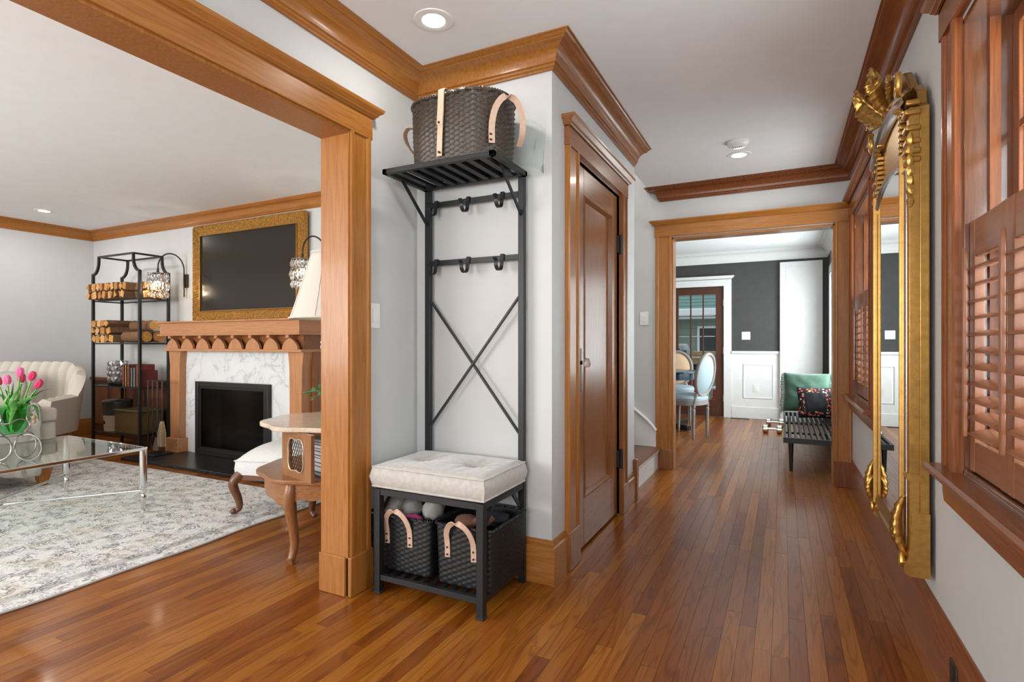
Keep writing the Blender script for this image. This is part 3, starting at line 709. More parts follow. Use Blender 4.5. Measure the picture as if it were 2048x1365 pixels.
ck = thing('seat_cushion', 'oatmeal velvet tufted cushion on the coat rack bench', 'cushion', (-1.34, 2.06, .462))
cushion('body', -1.622, -1.058, 1.868, 2.250, .463, .568, M_cush, [(-1.475, 2.06), (-1.205, 2.06)], ck)

# ---- wicker baskets
def wicker(name, c1, c2):
    m, nt, n, l, b = nodes(name); nz = n.new('ShaderNodeTexNoise'); nz.inputs['Detail'].default_value = 4
    l.new(mapped(n, l, (28, 28, 95)).outputs[0], nz.inputs[0]); r = ramp(n, [(.35, c1), (.68, c2)]); l.new(nz.outputs[0], r.inputs[0]); l.new(r.outputs[0], b.inputs['Base Color'])
    setp(b, Roughness=.42); return m
M_wick = wicker('black_wicker', (.003, .0035, .004), (.022, .026, .029))
M_wick2 = wicker('brown_black_wicker', (.005, .004, .003), (.115, .082, .056))
def rrect(cx, cy, hx, hy, r, n):
    """points equally spaced along a rounded rectangle with outward normals"""
    seg = []
    for (sx, sy, a0) in ((1, 1, 0), (-1, 1, 90), (-1, -1, 180), (1, -1, 270)):
        for k in range(13):
            a = math.radians(a0 + k*7.5); seg.append((cx + sx*(hx-r) + r*math.cos(a), cy + sy*(hy-r) + r*math.sin(a)))
    L = [0]
    for i in range(len(seg)): L.append(L[-1] + math.dist(seg[i], seg[(i+1) % len(seg)]))
    out = []
    for k in range(n):
        t = L[-1]*k/n; i = max(j for j in range(len(seg)) if L[j] <= t+1e-9)
        q = (t-L[i])/max(1e-9, L[i+1]-L[i]); a, b = seg[i], seg[(i+1) % len(seg)]
        p = (a[0]+(b[0]-a[0])*q, a[1]+(b[1]-a[1])*q); out.append(p)
    res = []
    for k in range(n):
        a, b = out[k-1], out[(k+1) % n]; dx, dy = b[0]-a[0], b[1]-a[1]; d = math.hypot(dx, dy); res.append((out[k], (dy/d, -dx/d)))
    return res
def woven(cx, cy, hx, hy, r, z0, z1, taper, stakes, rows, amp=.0030, bulge=0, tilt=None):
    pts = rrect(0, 0, hx, hy, r, stakes*2); N = len(pts); vs = []; fs = []
    R = rows*2
    for j in range(R+1):
        t = j/R; s = taper + (1-taper)*t + bulge*math.sin(PI*t); z = z0+(z1-z0)*t; row = j//2
        for i, ((px, py), (nx_, ny_)) in enumerate(pts):
            w = amp*(1 if ((i//2 + row) % 2) else -1)*(1 if i % 2 == 0 else .25)
            if j % 2 == 0: w -= amp*.7
            vs.append((cx+px*s+nx_*w, cy+py*s+ny_*w, z))
    for j in range(R):
        for i in range(N): fs.append((j*N+i, j*N+(i+1) % N, (j+1)*N+(i+1) % N, (j+1)*N+i))
    base = len(vs)                                  # inner lining
    for z, s in ((z1, 1.0), (z0+.02, taper)):
        for (px, py), (nx_, ny_) in pts: vs.append((cx+px*s-nx_*.009, cy+py*s-ny_*.009, z))
    for i in range(N): fs.append((base+i, base+N+i, base+N+(i+1) % N, base+(i+1) % N)); fs.append((R*N+i, R*N+(i+1) % N, base+(i+1) % N, base+i))
    fs.append(tuple(range(base+N, base+2*N))); fs.append(tuple(range(N)))
    mb = MB().add(vs, fs)
    return mb, [((cx+p[0]), (cy+p[1]), z1) for p, _ in pts]
def rim(pts, r=.008, twist=26):
    mb = MB(); n = len(pts)
    for ph in (0, PI):
        pth = []
        for i in range(n*2):
            a = pts[(i//2) % n]; b = pts[((i+1)//2) % n]; p = [(a[k]+b[k])/2 for k in range(3)]
            w = 2*PI*twist*i/(n*2)*2 + ph; pth.append((p[0] + .003*math.cos(w), p[1] + .003*math.cos(w), p[2] + .004*math.sin(w)))
        mb.tube(pth, r*.62, 6, closed=True)
    return mb
def strap_handle(root, xa, xb, yf, ztop, drop, up, lean):
    """leather loop handle riveted at two tabs on the front face (plane y=yf)"""
    xm = (xa+xb)/2; w = (xb-xa)/2
    pth = [(xa, yf-.004, ztop-drop), (xa, yf-.006, ztop-drop+.05)]
    for k in range(0, 13):
        a = PI - PI*k/12; pth.append((xm + w*math.cos(a), yf-.010-lean*math.sin(a), ztop-drop+.075+up*math.sin(a)))
    pth += [(xb, yf-.006, ztop-drop+.05), (xb, yf-.004, ztop-drop)]
    pth = curve(pth, 3)
    o = MB().ribbon(pth, .023, .004, side=(0, 0, 1) if False else (1, .2, 0)).build('handle', M_leather, root, smooth=True)
    o['label'] = 'blush leather loop handle'
    for xx in (xa, xb):
        for dz in (.012, .042):
            MB().cyl((xx, yf-.005, ztop-drop+dz), (xx, yf-.011, ztop-drop+dz), .0042, 8).build('rivet', M_bronze, o, smooth=True)
    return o
bL = thing('wicker_basket', 'black square wicker basket holding white knits under the bench', 'basket', (-1.52, 2.08, .085), group='baskets under the bench')
mb, rp = woven(-1.527, 2.085, .172, .155, .018, .086, .330, .95, 52, 22, amp=.0030)
mb.build('body', M_wick, bL, smooth=True, angle=80); rim(rp, .007).build('rim', M_wick, bL, smooth=True)
strap_handle(bL, -1.590, -1.465, 1.935, .320, .115, .085, .025)
bR = thing('wicker_basket', 'black square wicker basket with brown and pink gloves under the bench', 'basket', (-1.20, 2.08, .085), group='baskets under the bench')
mb, rp = woven(-1.187, 2.085, .138, .165, .018, .086, .338, .95, 48, 22, amp=.0030)
mb.build('body', M_wick, bR, smooth=True, angle=80); rim(rp, .007).build('rim', M_wick, bR, smooth=True)
strap_handle(bR, -1.262, -1.135, 1.925, .318, .115, .085, .030)
# knits inside
M_knit = paint('white_knit', (.72, .70, .67), .9, var=.08, scale=50, bump=1.0, bscale=90)
M_knit2 = paint('pale_grey_knit', (.58, .58, .57), .9, var=.1, scale=50, bump=1.0, bscale=90)
M_pink = paint('magenta_wool', (.52, .06, .22), .85, var=.15, scale=40, bump=.8, bscale=90)
M_brn = paint('brown_suede', (.17, .075, .05), .8, var=.2, scale=30, bump=.5, bscale=60)
def knit(name, label, cat, c, r, mat, seed, group=None, M=None):
    t = MB().ball(c, r[0], r[1], r[2], 20, 14, lump=.22, seed=seed, M=M).build(name, mat, None, smooth=True, angle=80)
    return tag(t, label, cat, group)
knit('knit_hat', 'cream rolled knit hat at the wall end of the white knits basket', 'hat', (-1.622, 2.04, .335), (.044, .075, .046), M_knit, 1)
knit('fluffy_mitten', 'fluffy white mitten in the middle of the white knits basket', 'mitten', (-1.527, 2.03, .345), (.044, .055, .046), M_knit2, 2)
knit('fluffy_mitten', 'fluffy white mitten at the bench middle side of the white knits basket', 'mitten', (-1.425, 2.05, .345), (.048, .060, .048), M_knit, 3)
knit('pink_glove', 'bright pink glove peeking from the white knits basket', 'glove', (-1.470, 1.968, .318), (.046, .018, .024), M_pink, 4)
gl = thing('brown_glove', 'brown suede glove lying in the basket beside the rack leg', 'glove', (-1.20, 2.0, .33))
MB().ball((-1.215, 2.01, .335), .062, .040, .028, 18, 12, lump=.2, seed=5).build('palm', M_brn, gl, smooth=True)
for k in range(4): MB().tube(curve([(-1.18+.008*k, 2.0+.012*k, .340), (-1.145+.006*k, 1.985+.016*k, .356), (-1.105, 1.975+.02*k, .342)], 4), [.013]*8+[.009], 8).build('finger', M_brn, gl, smooth=True)
knit('pink_glove', 'magenta glove lying under the brown suede glove', 'glove', (-1.150, 1.950, .312), (.055, .016, .020), M_pink, 6)
knit('grey_scarf', 'dark grey scarf bunched at the back of the glove basket', 'scarf', (-1.16, 2.14, .318), (.070, .070, .028), paint('charcoal_wool', (.03, .035, .04), .9, bump=.8, bscale=80), 8)

# top oval basket
bT = thing('oval_basket', 'large dark oval wicker basket with leather straps on the top shelf', 'basket', (-1.30, 2.10, 1.887))
BCX, BCY, BHX, BHY = -1.298, 2.105, .238, .160
mb, rp = woven(BCX, BCY, BHX, BHY, .150, 1.888, 2.170, .955, 52, 26, amp=.0036, bulge=.012)
mb.build('body', M_wick2, bT, smooth=True, angle=80); rim(rp, .010).build('rim', M_wick2, bT, smooth=True)
M_lpale = paint('pale_leather', (.66, .50, .36), .55, var=.06, scale=20, bump=.08, bscale=150)
fy = BCY-BHY
s_ = MB().ribbon(curve([(-1.318, fy-.004, 1.905), (-1.312, fy-.008, 2.0), (-1.306, fy-.007, 2.10), (-1.303, fy-.006, 2.182), (-1.302, fy+.018, 2.194), (-1.302, fy+.05, 2.19)], 4), .026, .0035, side=(1, 0, 0)).build('front_strap', M_lpale, bT, smooth=True)
s_['label'] = 'pale leather front strap'
MB().ribbon([(-1.311, fy-.012, 2.035), (-1.306, fy-.013, 2.10), (-1.303, fy-.011, 2.185)], .029, .0035, side=(1, 0, 0)).build('strap_flap', M_lpale, s_, smooth=True)
for zz in (2.045, 1.918): MB().cyl((-1.313, fy-.010, zz), (-1.313, fy-.018, zz), .005, 10).build('rivet', M_bronze, s_, smooth=True)
def side_handle(pts, side):
    o = MB().ribbon(curve(pts, 5), .026, .004, side=side).build('side_handle', M_leather, bT, smooth=True); o['label'] = 'leather loop side handle'; return o
h_ = side_handle([(-1.088, 1.990, 1.940), (-1.084, 1.984, 2.02), (-1.062, 1.980, 2.085), (-1.028, 1.995, 2.125), (-.998, 2.035, 2.115), (-.986, 2.07, 2.06), (-1.0, 2.10, 2.0), (-1.035, 2.14, 1.965)], (.8, .6, 0))
for zz in (1.962, 1.985): MB().cyl((-1.087, 1.986, zz-.010), (-1.090, 1.978, zz-.010), .004, 8).build('rivet', M_bronze, h_, smooth=True)
side_handle([(-1.535, 2.06, 2.10), (-1.565, 2.05, 2.105), (-1.592, 2.06, 2.08), (-1.595, 2.09, 2.04), (-1.56, 2.10, 1.99), (-1.53, 2.10, 1.98)], (0, 1, 0))
M_bag = glass_mat('cellophane', (.955, .975, .97), rough=.35, refl=1.15)
mb = MB(); vs = []; fs = []
for j in range(6):
    for i in range(7): vs.append((-1.055+.105*i/6+.01*j/5, 2.205+.03*noise.noise(Vector((i*.9, j*.8, 3)))+.012*(i % 2), 1.905+.20*j/5-.05*(i/6)**2+.01*noise.noise(Vector((i, j, 1)))))
for j in range(5):
    for i in range(6): fs.append((j*7+i, j*7+i+1, (j+1)*7+i+1, (j+1)*7+i))
bg = mb.add(vs, fs).build('plastic_sleeve', M_bag, None, smooth=True, angle=80); tag(bg, 'crumpled clear plastic sleeve beside the oval basket', 'plastic bag')
sd = bg.modifiers.new('thick', 'SOLIDIFY'); sd.thickness = .002

# ---- switches and plates
def plate(name, label, loc, axis, gang=1, cat='light switch', toggle=True):
    w = .035*gang+.002 if gang == 1 else .058
    t = thing(name, label, cat, loc)
    def bx(a0, a1, z0, z1, d0, d1):   # a along the wall, d out of the wall
        x_, y_, z_ = loc
        if axis == 'x': return MB().box(x_+d0, y_+a0, z_+z0, x_+d1, y_+a1, z_+z1)
        return MB().box(x_+a0, y_-d0, z_+z0, x_+a1, y_-d1, z_+z1)
    bx(-w, w, -.058, .058, 0, .005).build('plate', M_plate, t, bevel=.002)
    for g in range(gang):
        c = 0 if gang == 1 else (-.023+.046*g)
        bx(c-.016, c+.016, -.033, .033, .005, .008).build('rocker', M_plate, t, bevel=.0015)
    return t
plate('light_switch', 'white rocker switch beside the wide opening', (XL, 1.968, 1.23), 'x')
plate('light_switch', 'white rocker switch on the wall beside the dining opening', (-1.110, YE, 1.324), 'y')
plate('light_switch', 'white double switch plate on the charcoal dining wall', (-.488, YD, 1.218), 'y', 2)
op = thing('wall_outlet', 'dark outlet plate low on the baseboard under the near window', 'outlet', (XR-.018, 2.02, .10))
MB().box(XR-.023, 1.985, .055, XR-.017, 2.055, .155).build('plate', M_bronze, op, bevel=.002)
for zz in (.085, .125): MB().box(XR-.026, 2.005, zz-.013, XR-.022, 2.035, zz+.013).build('socket', M_iron, op, bevel=.001)
plate('wall_outlet', 'white outlet set in the dining wainscot', (-.354, YD-.014, .455), 'y', cat='outlet')

# ---- recessed ceiling lights
M_lens = glow('downlight_lens', (1, .98, .95), 14)
def downlight(label, x, y, watts, r=.048):
    t = thing('recessed_light', label, 'ceiling light', (x, y, CZ))
    MB().lathe([(r+.034, 0), (r+.032, -.004), (r+.010, -.007), (r+.001, -.004), (r, .0)], (x, y, CZ), 32, cap=False).build('trim_ring', M_plate, t, smooth=True)
    MB().lathe([(.001, -.003), (r*.7, -.0028), (r, -.002)], (x, y, CZ), 24, cap=False).build('lens', M_lens, t, smooth=True)
    l = bpy.data.lights.new('downlight', 'AREA'); l.shape = 'DISK'; l.size = r*2; l.energy = watts; l.color = (1, .96, .90)
    o = bpy.data.objects.new('downlight', l); COL.objects.link(o); o.location = (0, 0, -.012); o.parent = t
downlight('recessed ceiling light above the coat rack', -1.312, 1.89, 3.5)
downlight('recessed ceiling light near the smoke detector down the hall', -.283, 4.222, 4.5)
downlight('recessed ceiling light in the living room', -6.76, 2.824, 8)
sm = thing('smoke_detector', 'round white smoke detector on the hall ceiling', 'smoke detector', (-.272, 3.95, CZ))
MB().lathe([(.068, 0), (.068, -.012), (.062, -.024), (.050, -.032), (.001, -.034)], (-.272, 3.95, CZ), 32).build('body', M_plate, sm, smooth=True)
for k in range(5): MB().box(-.30+.012*k, 3.935, CZ-.036, -.296+.012*k, 3.965, CZ-.030).build('grille_slot', paint('grey_slot', (.35, .35, .34), .6), sm)

# ---- gilt pier mirror on the window wall
mr = thing('pier_mirror', 'tall ornate gilt wall mirror with leafy crest between the windows', 'mirror', (.44, 2.715, .30))
MC = 2.715
MY0, MY1 = 2.325, 3.105
def archz(y, zs, rise, half): t = (y-MC)/half; return zs + rise*math.sqrt(max(0, 1-min(1, t*t)*.9)) - rise*math.sqrt(.1)
# back board with shouldered top
pts = [(MY0, .295), (MY1, .295), (MY1, 1.93)]
top = [(3.07, 1.95), (3.06, 2.0), (3.01, 2.04), (2.95, 2.05), (2.90, 2.10), (2.82, 2.17), (MC, 2.20), (2.61, 2.17), (2.53, 2.10), (2.48, 2.05), (2.42, 2.04), (2.37, 2.0), (2.36, 1.95), (MY0, 1.93)]
MB().prism(pts+top, 'x', .425, .455).build('back_board', M_gold, mr, bevel=.004)
# glass with arched head
half = .312
gp = [(MC-half, .405), (MC+half, .405)] + [(MC+half-2*half*k/16, archz(MC+half-2*half*k/16, 1.70, .11, half)) for k in range(17)]
MB().prism(gp, 'x', .393, .404).build('mirror_glass', M_mirror, mr)['label'] = 'arched mirror glass'
def leaf(p0, p1, p2, p3, w, name='crest_leaf'):
    pth = curve([p0, p1, p2, p3], 7); n = len(pth)
    vs = []; fs = []
    for i, p in enumerate(pth):
        t = i/(n-1); ww = w*(math.sin(PI*min(1, t*.92+.08)))**.7*(1+.12*math.cos(i*2.2)); d = (pth[min(i+1, n-1)]-pth[max(i-1, 0)]).normalized()
        sd_ = d.cross(Vector((1, 0, 0))); sd_ = sd_.normalized() if sd_.length > .05 else Vector((0, 1, 0)); nn = d.cross(sd_).normalized()
        for q in (-1, -.5, 0, .5, 1): vs.append(tuple(p + sd_*ww*q + nn*(.85*ww*q*q)))
    for i in range(n-1):
        for q in range(4): fs.append((i*5+q, i*5+q+1, (i+1)*5+q+1, (i+1)*5+q))
    o = MB().add(vs, fs).build(name, M_goldf, mr, smooth=True, angle=70); s2 = o.modifiers.new('thick', 'SOLIDIFY'); s2.thickness = .012; return o
for s in (-1, 1):
    Y = lambda a: MC + s*a
    MB().box(.395, Y(.352), .295, .428, Y(.390), 1.93).build('outer_stile', M_gold, mr, bevel=.003)
    MB().cyl((.402, Y(.336), .36), (.402, Y(.336), 1.72), .013, 12).build('silver_rod', M_silver, mr, smooth=True)
    MB().prism([(.425, Y(.305)), (.386, Y(.307)), (.378, Y(.312)), (.378, Y(.324)), (.386, Y(.329)), (.425, Y(.329))], 'z', .36, 1.78).build('inner_stile', M_gold, mr, smooth=True)
    for dd in (.297, .284): MB().cyl((.396, Y(dd), .40), (.396, Y(dd), 1.70), .0055, 8).build('bead', M_gold, mr, smooth=True)
    # stacked shoulder mouldings
    for z, w in ((1.735, .012), (1.765, .020), (1.80, .010), (1.845, .016), (1.90, .022), (1.935, .012)):
        MB().box(.390-w*.4, Y(.335), z, .430, Y(.390+w*.5), z+.022).build('shoulder_moulding', M_gold, mr, bevel=.006)
    # ribbed uprights between the two arches
    for k in range(9):
        MB().box(.385, Y(.245), 1.76+.022*k, .425, Y(.285), 1.778+.022*k).build('reeding', M_gold, mr, bevel=.004)
    # foot block, acanthus and scroll
    MB().prism([(.455, .285), (.395, .285), (.382, .295), (.380, .32), (.392, .345), (.398, .40), (.402, .50), (.425, .51), (.455, .51)], 'y', Y(.335), Y(.396)).build('foot_block', M_gold, mr, smooth=True)
    MB().prism([(.43, .62), (.392, .62), (.385, .632), (.392, .645), (.43, .645)], 'y', Y(.320), Y(.398)).build('collar', M_gold, mr, smooth=True)
    leaf((.400, Y(.352), .345), (.384, Y(.350), .41), (.381, Y(.348), .48), (.392, Y(.346), .555), .030, 'acanthus_leaf')
    leaf((.398, Y(.345), .36), (.378, Y(.338), .40), (.374, Y(.334), .44), (.386, Y(.332), .480), .022, 'acanthus_leaf')
    sc = []
    for k in range(22): a = k*.42; r = .034*(1-k/26); sc.append((.378, Y(.350)+s*r*math.cos(a)*.7, .325+r*math.sin(a)))
    MB().tube(sc, [.010*(1-k/30) for k in range(22)], 8).build('foot_scroll', M_goldf, mr, smooth=True)
    # side drops along the outer edge
    dr = MB()
    for k in range(7): dr.ball((.398, Y(.392), 1.60+.036*k), .012, .012, .022, 10, 6, lump=.3, seed=k)
    dr.build('carved_drop', M_goldf, mr, smooth=True)
    # arch scrolls
    sc = []
    for k in range(24): a = PI/2 + k*.40; r = .045*(1-k/28); sc.append((.372, Y(.320) - s*r*math.cos(a)*.9, 2.035+r*math.sin(a)))
    MB().tube(sc, [.012*(1-k/34) for k in range(24)], 8).build('shoulder_scroll', M_goldf, mr, smooth=True)
# bottom rail
MB().prism([(.455, .300), (.402, .300), (.390, .312), (.390, .330), (.400, .340), (.396, .352), (.385, .360), (.385, .375), (.390, .388), (.393, .408), (.455, .408)], 'y', MC-.33, MC+.33).build('bottom_rail', M_gold, mr, smooth=True)
# arched bands
def band(zs, rise, hf, x0, w, mat, name, n=26, y_in=0):
    vs = []; fs = []; prof = [(0, 0), (-.018, .004), (-.026, .016), (-.018, .028), (-.022, .040), (-.012, .052), (0, .056)]
    kk = len(prof)
    for i in range(n+1):
        y = MC-hf+2*hf*i/n; z = archz(y, zs, rise, hf)
        for a, b in prof: vs.append((x0+a*w, y, z+b*w))
    for i in range(n):
        for j in range(kk-1): fs.append((i*kk+j, i*kk+j+1, (i+1)*kk+j+1, (i+1)*kk+j))
    return MB().add(vs, fs).build(name, mat, mr, smooth=True, angle=50)
band(1.695, .11, .335, .410, 1.0, M_silver, 'inner_arch_band')
band(1.915, .12, .385, .405, 1.35, M_silver, 'outer_arch_band')
pn = [(MC-.335, 1.755)] + [(MC-.335+.67*k/12, archz(MC-.335+.67*k/12, 1.75, .11, .335)) for k in range(13)] + [(MC+.335, 1.92)] + [(MC+.335-.67*k/12, archz(MC+.335-.67*k/12, 1.93, .12, .385)) for k in range(13)]
MB().prism(pn, 'x', .408, .426).build('tympanum', M_gold, mr)
# crest: cabochon shell with curling leaves
cr = MB()
MB().ball((.395, MC, 2.10), .030, .055, .075, 18, 12).build('cabochon', M_gold, mr, smooth=True)
leaf((.40, MC-.01, 2.07), (.37, MC-.01, 2.13), (.350, MC-.01, 2.185), (.318, MC-.01, 2.185), .075)
leaf((.40, MC+.04, 2.05), (.36, MC+.08, 2.12), (.325, MC+.12, 2.185), (.285, MC+.15, 2.205), .058)
leaf((.40, MC-.04, 2.06), (.37, MC-.08, 2.11), (.35, MC-.13, 2.16), (.325, MC-.16, 2.15), .055)
leaf((.40, MC+.10, 2.06), (.38, MC+.18, 2.08), (.37, MC+.24, 2.11), (.355, MC+.28, 2.09), .026)
leaf((.40, MC-.10, 2.06), (.385, MC-.18, 2.08), (.375, MC-.24, 2.10), (.360, MC-.28, 2.08), .026)
for s in (-1, 1):
    gar = MB()
    for k in range(9): gar.ball((.392-.006*math.sin(k*1.3), MC+s*(.05+.030*k), 2.055-.013*k), .012+.003*(k % 2), .014, .012, 8, 6, lump=.3, seed=k)
    gar.build('garland', M_goldf, mr, smooth=True)
# ================================================================== LIVING ROOM
# ---- rug
def rug_mat():
    m, nt, n, l, b = nodes('distressed_rug')
    tc = n.new('ShaderNodeTexCoord')
    def mp(s): q = n.new('ShaderNodeMapping'); q.inputs['Scale'].default_value = s; l.new(tc.outputs['Object'], q.inputs[0]); return q.outputs[0]
    big = n.new('ShaderNodeTexNoise'); big.inputs['Detail'].default_value = 2; l.new(mp((1.1, .9, 1)), big.inputs[0])
    base = ramp(n, [(.35, (.74, .73, .72)), (.5, (.80, .78, .76)), (.66, (.74, .68, .61))]); l.new(big.outputs[0], base.inputs[0])
    vo = n.new('ShaderNodeTexNoise'); vo.inputs['Detail'].default_value = 4; vo.inputs['Distortion'].default_value = 2.6; vo.inputs['Roughness'].default_value = .55; l.new(mp((2.9, 3.4, 1)), vo.inputs[0])
    rv = ramp(n, [(.41, (1, 1, 1)), (.46, (.42, .44, .46)), (.50, (.16, .18, .20)), (.54, (.45, .46, .48)), (.58, (1, 1, 1))]); l.new(vo.outputs[0], rv.inputs[0])
    v2 = n.new('ShaderNodeTexNoise'); v2.inputs['Detail'].default_value = 5; v2.inputs['Distortion'].default_value = 1.2; l.new(mp((14, 22, 1)), v2.inputs[0])
    r2 = ramp(n, [(.36, (.35, .36, .38)), (.46, (1, 1, 1)), (1, (1, 1, 1))]); l.new(v2.outputs[0], r2.inputs[0])
    wear = n.new('ShaderNodeTexNoise'); wear.inputs['Detail'].default_value = 3; l.new(mp((2.2, 2.6, 1)), wear.inputs[0])
    rw = ramp(n, [(.40, (.12,)*3), (.60, (1,)*3)]); l.new(wear.outputs[0], rw.inputs[0])
    a = n.new('ShaderNodeMix'); a.data_type = 'RGBA'; a.blend_type = 'MULTIPLY'; l.new(rw.outputs[0], a.inputs[0]); l.new(base.outputs[0], a.inputs[6]); l.new(rv.outputs[0], a.inputs[7])
    c = n.new('ShaderNodeMix'); c.data_type = 'RGBA'; c.blend_type = 'MULTIPLY'; c.inputs[0].default_value = .28; l.new(a.outputs[2], c.inputs[6]); l.new(r2.outputs[0], c.inputs[7])
    # woven border lines near the right edge (object x=0 is the right edge)
    sx = n.new('ShaderNodeSeparateXYZ'); l.new(tc.outputs['Object'], sx.inputs[0])
    rb = ramp(n, [(0, (1, 1, 1)), (.070, (1, 1, 1)), (.085, (.62, .62, .62)), (.135, (.66, .66, .66)), (.15, (1, 1, 1))]); 
    mr_ = n.new('ShaderNodeMapRange'); mr_.inputs[1].default_value = 0; mr_.inputs[2].default_value = -1; l.new(sx.outputs[0], mr_.inputs[0]); l.new(mr_.outputs[0], rb.inputs[0])
    d = n.new('ShaderNodeMix'); d.data_type = 'RGBA'; d.blend_type = 'MULTIPLY'; d.inputs[0].default_value = .8; l.new(c.outputs[2], d.inputs[6]); l.new(rb.outputs[0], d.inputs[7])
    l.new(d.outputs[2], b.inputs['Base Color']); setp(b, Roughness=.95)
    bp = n.new('ShaderNodeBump'); bp.inputs['Strength'].default_value = .5; bp.inputs['Distance'].default_value = .004; l.new(v2.outputs[0], bp.inputs['Height']); l.new(bp.outputs[0], b.inputs['Normal'])
    return m
rg = thing('area_rug', 'large distressed ivory and grey floral rug', 'rug', (-2.845, 1.0, 0))
vs = []; fs = []; nx, ny = 40, 60; RX, RY0, RY1 = -3.75, -1.5, 1.825
for j in range(ny+1):
    for i in range(nx+1):
        yy = RY0+(RY1-RY0)*j/ny; xx = RX*i/nx
        ww = .012*math.sin(yy*3.1)+.008*math.sin(yy*9) if i == 0 else 0
        vs.append((xx+ww, yy, .010+.0012*noise.noise(Vector((xx*3, yy*3, 0)))))
for j in range(ny):
    for i in range(nx): a = j*(nx+1)+i; fs.append((a, a+1, a+nx+2, a+nx+1))
N = len(vs); lp = [i for i in range(nx+1)] + [j*(nx+1)+nx for j in range(1, ny+1)] + [ny*(nx+1)+nx-i for i in range(1, nx+1)] + [(ny-j)*(nx+1) for j in range(1, ny)]
for i in lp: vs.append((vs[i][0], vs[i][1], .001))
for k in range(len(lp)): fs.append((lp[k], lp[(k+1) % len(lp)], N+(k+1) % len(lp), N+k))
MB().add(vs, fs).build('pile', rug_mat(), rg, local=True)
MB().tube([(vs[j*(nx+1)][0]+.002, vs[j*(nx+1)][1], .006) for j in range(ny+1)], .0055, 6).build('binding', paint('rug_binding', (.50, .48, .46), .9), rg, local=True, smooth=True)
MB().tube([(RX*i/nx, RY1+.002, .006) for i in range(nx+1)], .0055, 6).build('binding', paint('rug_binding_b', (.50, .48, .46), .9), rg, local=True, smooth=True)

# ---- glass coffee table
TX0, TX1, TY0, TY1, TZ = -4.715, -3.735, .80, 2.11, .424
ct = thing('coffee_table', 'rectangular glass coffee table with polished metal frame on the rug', 'coffee table', (-4.22, 1.45, .011))
MB().box(TX0+.012, TY0+.012, TZ-.010, TX1-.012, TY1-.012, TZ).build('glass_top', M_tglass, ct)['label'] = 'clear glass top'
for (a, b) in (((TX0, TY0), (TX1, TY0)), ((TX1, TY0), (TX1, TY1)), ((TX1, TY1), (TX0, TY1)), ((TX0, TY1), (TX0, TY0))):
    MB().bar((*a, TZ-.010), (*b, TZ-.010), .020, .020).build('rail', M_chrome, ct, bevel=.003)
lp_ = [(.010, 0), (.013, .012), (.011, .03), (.016, .05), (.019, .085), (.013, .105), (.020, .112), (.020, .122), (.013, .130), (.020, .140), (.022, .17), (.0225, .40)]
for xx in (TX0+.012, TX1-.012):
    for yy in (TY0+.012, TY1-.012):
        MB().lathe([(r, z) for r, z in lp_], (xx, yy, .012), 20).build('leg', M_chrome, ct, smooth=True)
cx_, cy_ = (TX0+TX1)/2, (TY0+TY1)/2
for xx in (TX0+.012, TX1-.012):
    for yy in (TY0+.012, TY1-.012): MB().cyl((xx, yy, .140), (cx_, cy_, .140), .007, 10).build('stretcher', M_chrome, ct, smooth=True)
MB().tube([(cx_+.10*math.cos(2*PI*k/24), cy_+.10*math.sin(2*PI*k/24), .140) for k in range(24)], .007, 8, closed=True).build('stretcher_ring', M_chrome, ct, smooth=True)

# ---- tulips in a glass vase on a wire stand
VX, VY = -3.965, 1.510
M_wire = paint('pewter_wire', (.30, .28, .26), .3, metal=.9, var=.2, scale=30)
vsn = thing('vase_stand', 'pewter wire scroll stand on the glass table', 'vase stand', (VX, VY, TZ))
for k in range(4):
    a = k*PI/2 + .5; ca, sa = math.cos(a), math.sin(a)
    MB().tube([(VX+ca*(.085+.075*math.cos(t)), VY+sa*(.085+.075*math.cos(t)), TZ+.079+.075*math.sin(t)) for t in [2*PI*q/28 for q in range(28)]], .0035, 6, closed=True).build('base_ring', M_wire, vsn, smooth=True)
    pth = curve([(VX+ca*.05, VY+sa*.05, TZ+.145), (VX+ca*.095, VY+sa*.095, TZ+.20), (VX+ca*.075, VY+sa*.075, TZ+.25), (VX+ca*.092, VY+sa*.092, TZ+.31), (VX+ca*.110, VY+sa*.110, TZ+.325), (VX+ca*.115, VY+sa*.115, TZ+.295), (VX+ca*.10, VY+sa*.10, TZ+.285)], 6)
    MB().tube([tuple(p) for p in pth], .004, 6).build('upright', M_wire, vsn, smooth=True)
    MB().lathe([(.003, 0), (.010, .008), (.006, .022), (.013, .034), (.004, .05)], (VX+ca*.118, VY+sa*.118, TZ+.215), 10).build('tassel', paint('tassel_gold', (.40, .26, .17), .6, bump=.4), vsn, smooth=True)
for zz, r in ((.150, .052), (.235, .080)):
    MB().tube([(VX+r*math.cos(2*PI*q/28), VY+r*math.sin(2*PI*q/28), TZ+zz+(.012*math.cos(8*PI*q/28) if zz > .2 else 0)) for q in range(28)], .004, 6, closed=True).build('hoop', M_wire, vsn, smooth=True)
vz = thing('glass_vase', 'clear bowl vase with green stems showing through', 'vase', (VX, VY, TZ+.155))
MB().lathe([(.002, .157), (.040, .158), (.062, .190), (.073, .240), (.074, .280), (.078, .318), (.075, .318), (.071, .280), (.070, .240), (.058, .193), (.036, .164), (.002, .163)], (VX, VY, TZ), 28, cap=False).build('bowl', M_gglass, vz, smooth=True)
M_stem = paint('tulip_stem', (.12, .34, .045), .45, var=.2, scale=20)
M_leaf = paint('tulip_leaf', (.075, .27, .045), .4, var=.3, scale=12)
M_leafd = paint('tulip_leaf_dark', (.02, .13, .035), .4, var=.3, scale=12)
M_tul = paint('tulip_petal', (.62, .03, .13), .45, var=.35, scale=25)
M_tul2 = paint('tulip_petal_pink', (.70, .13, .30), .45, var=.3, scale=25)
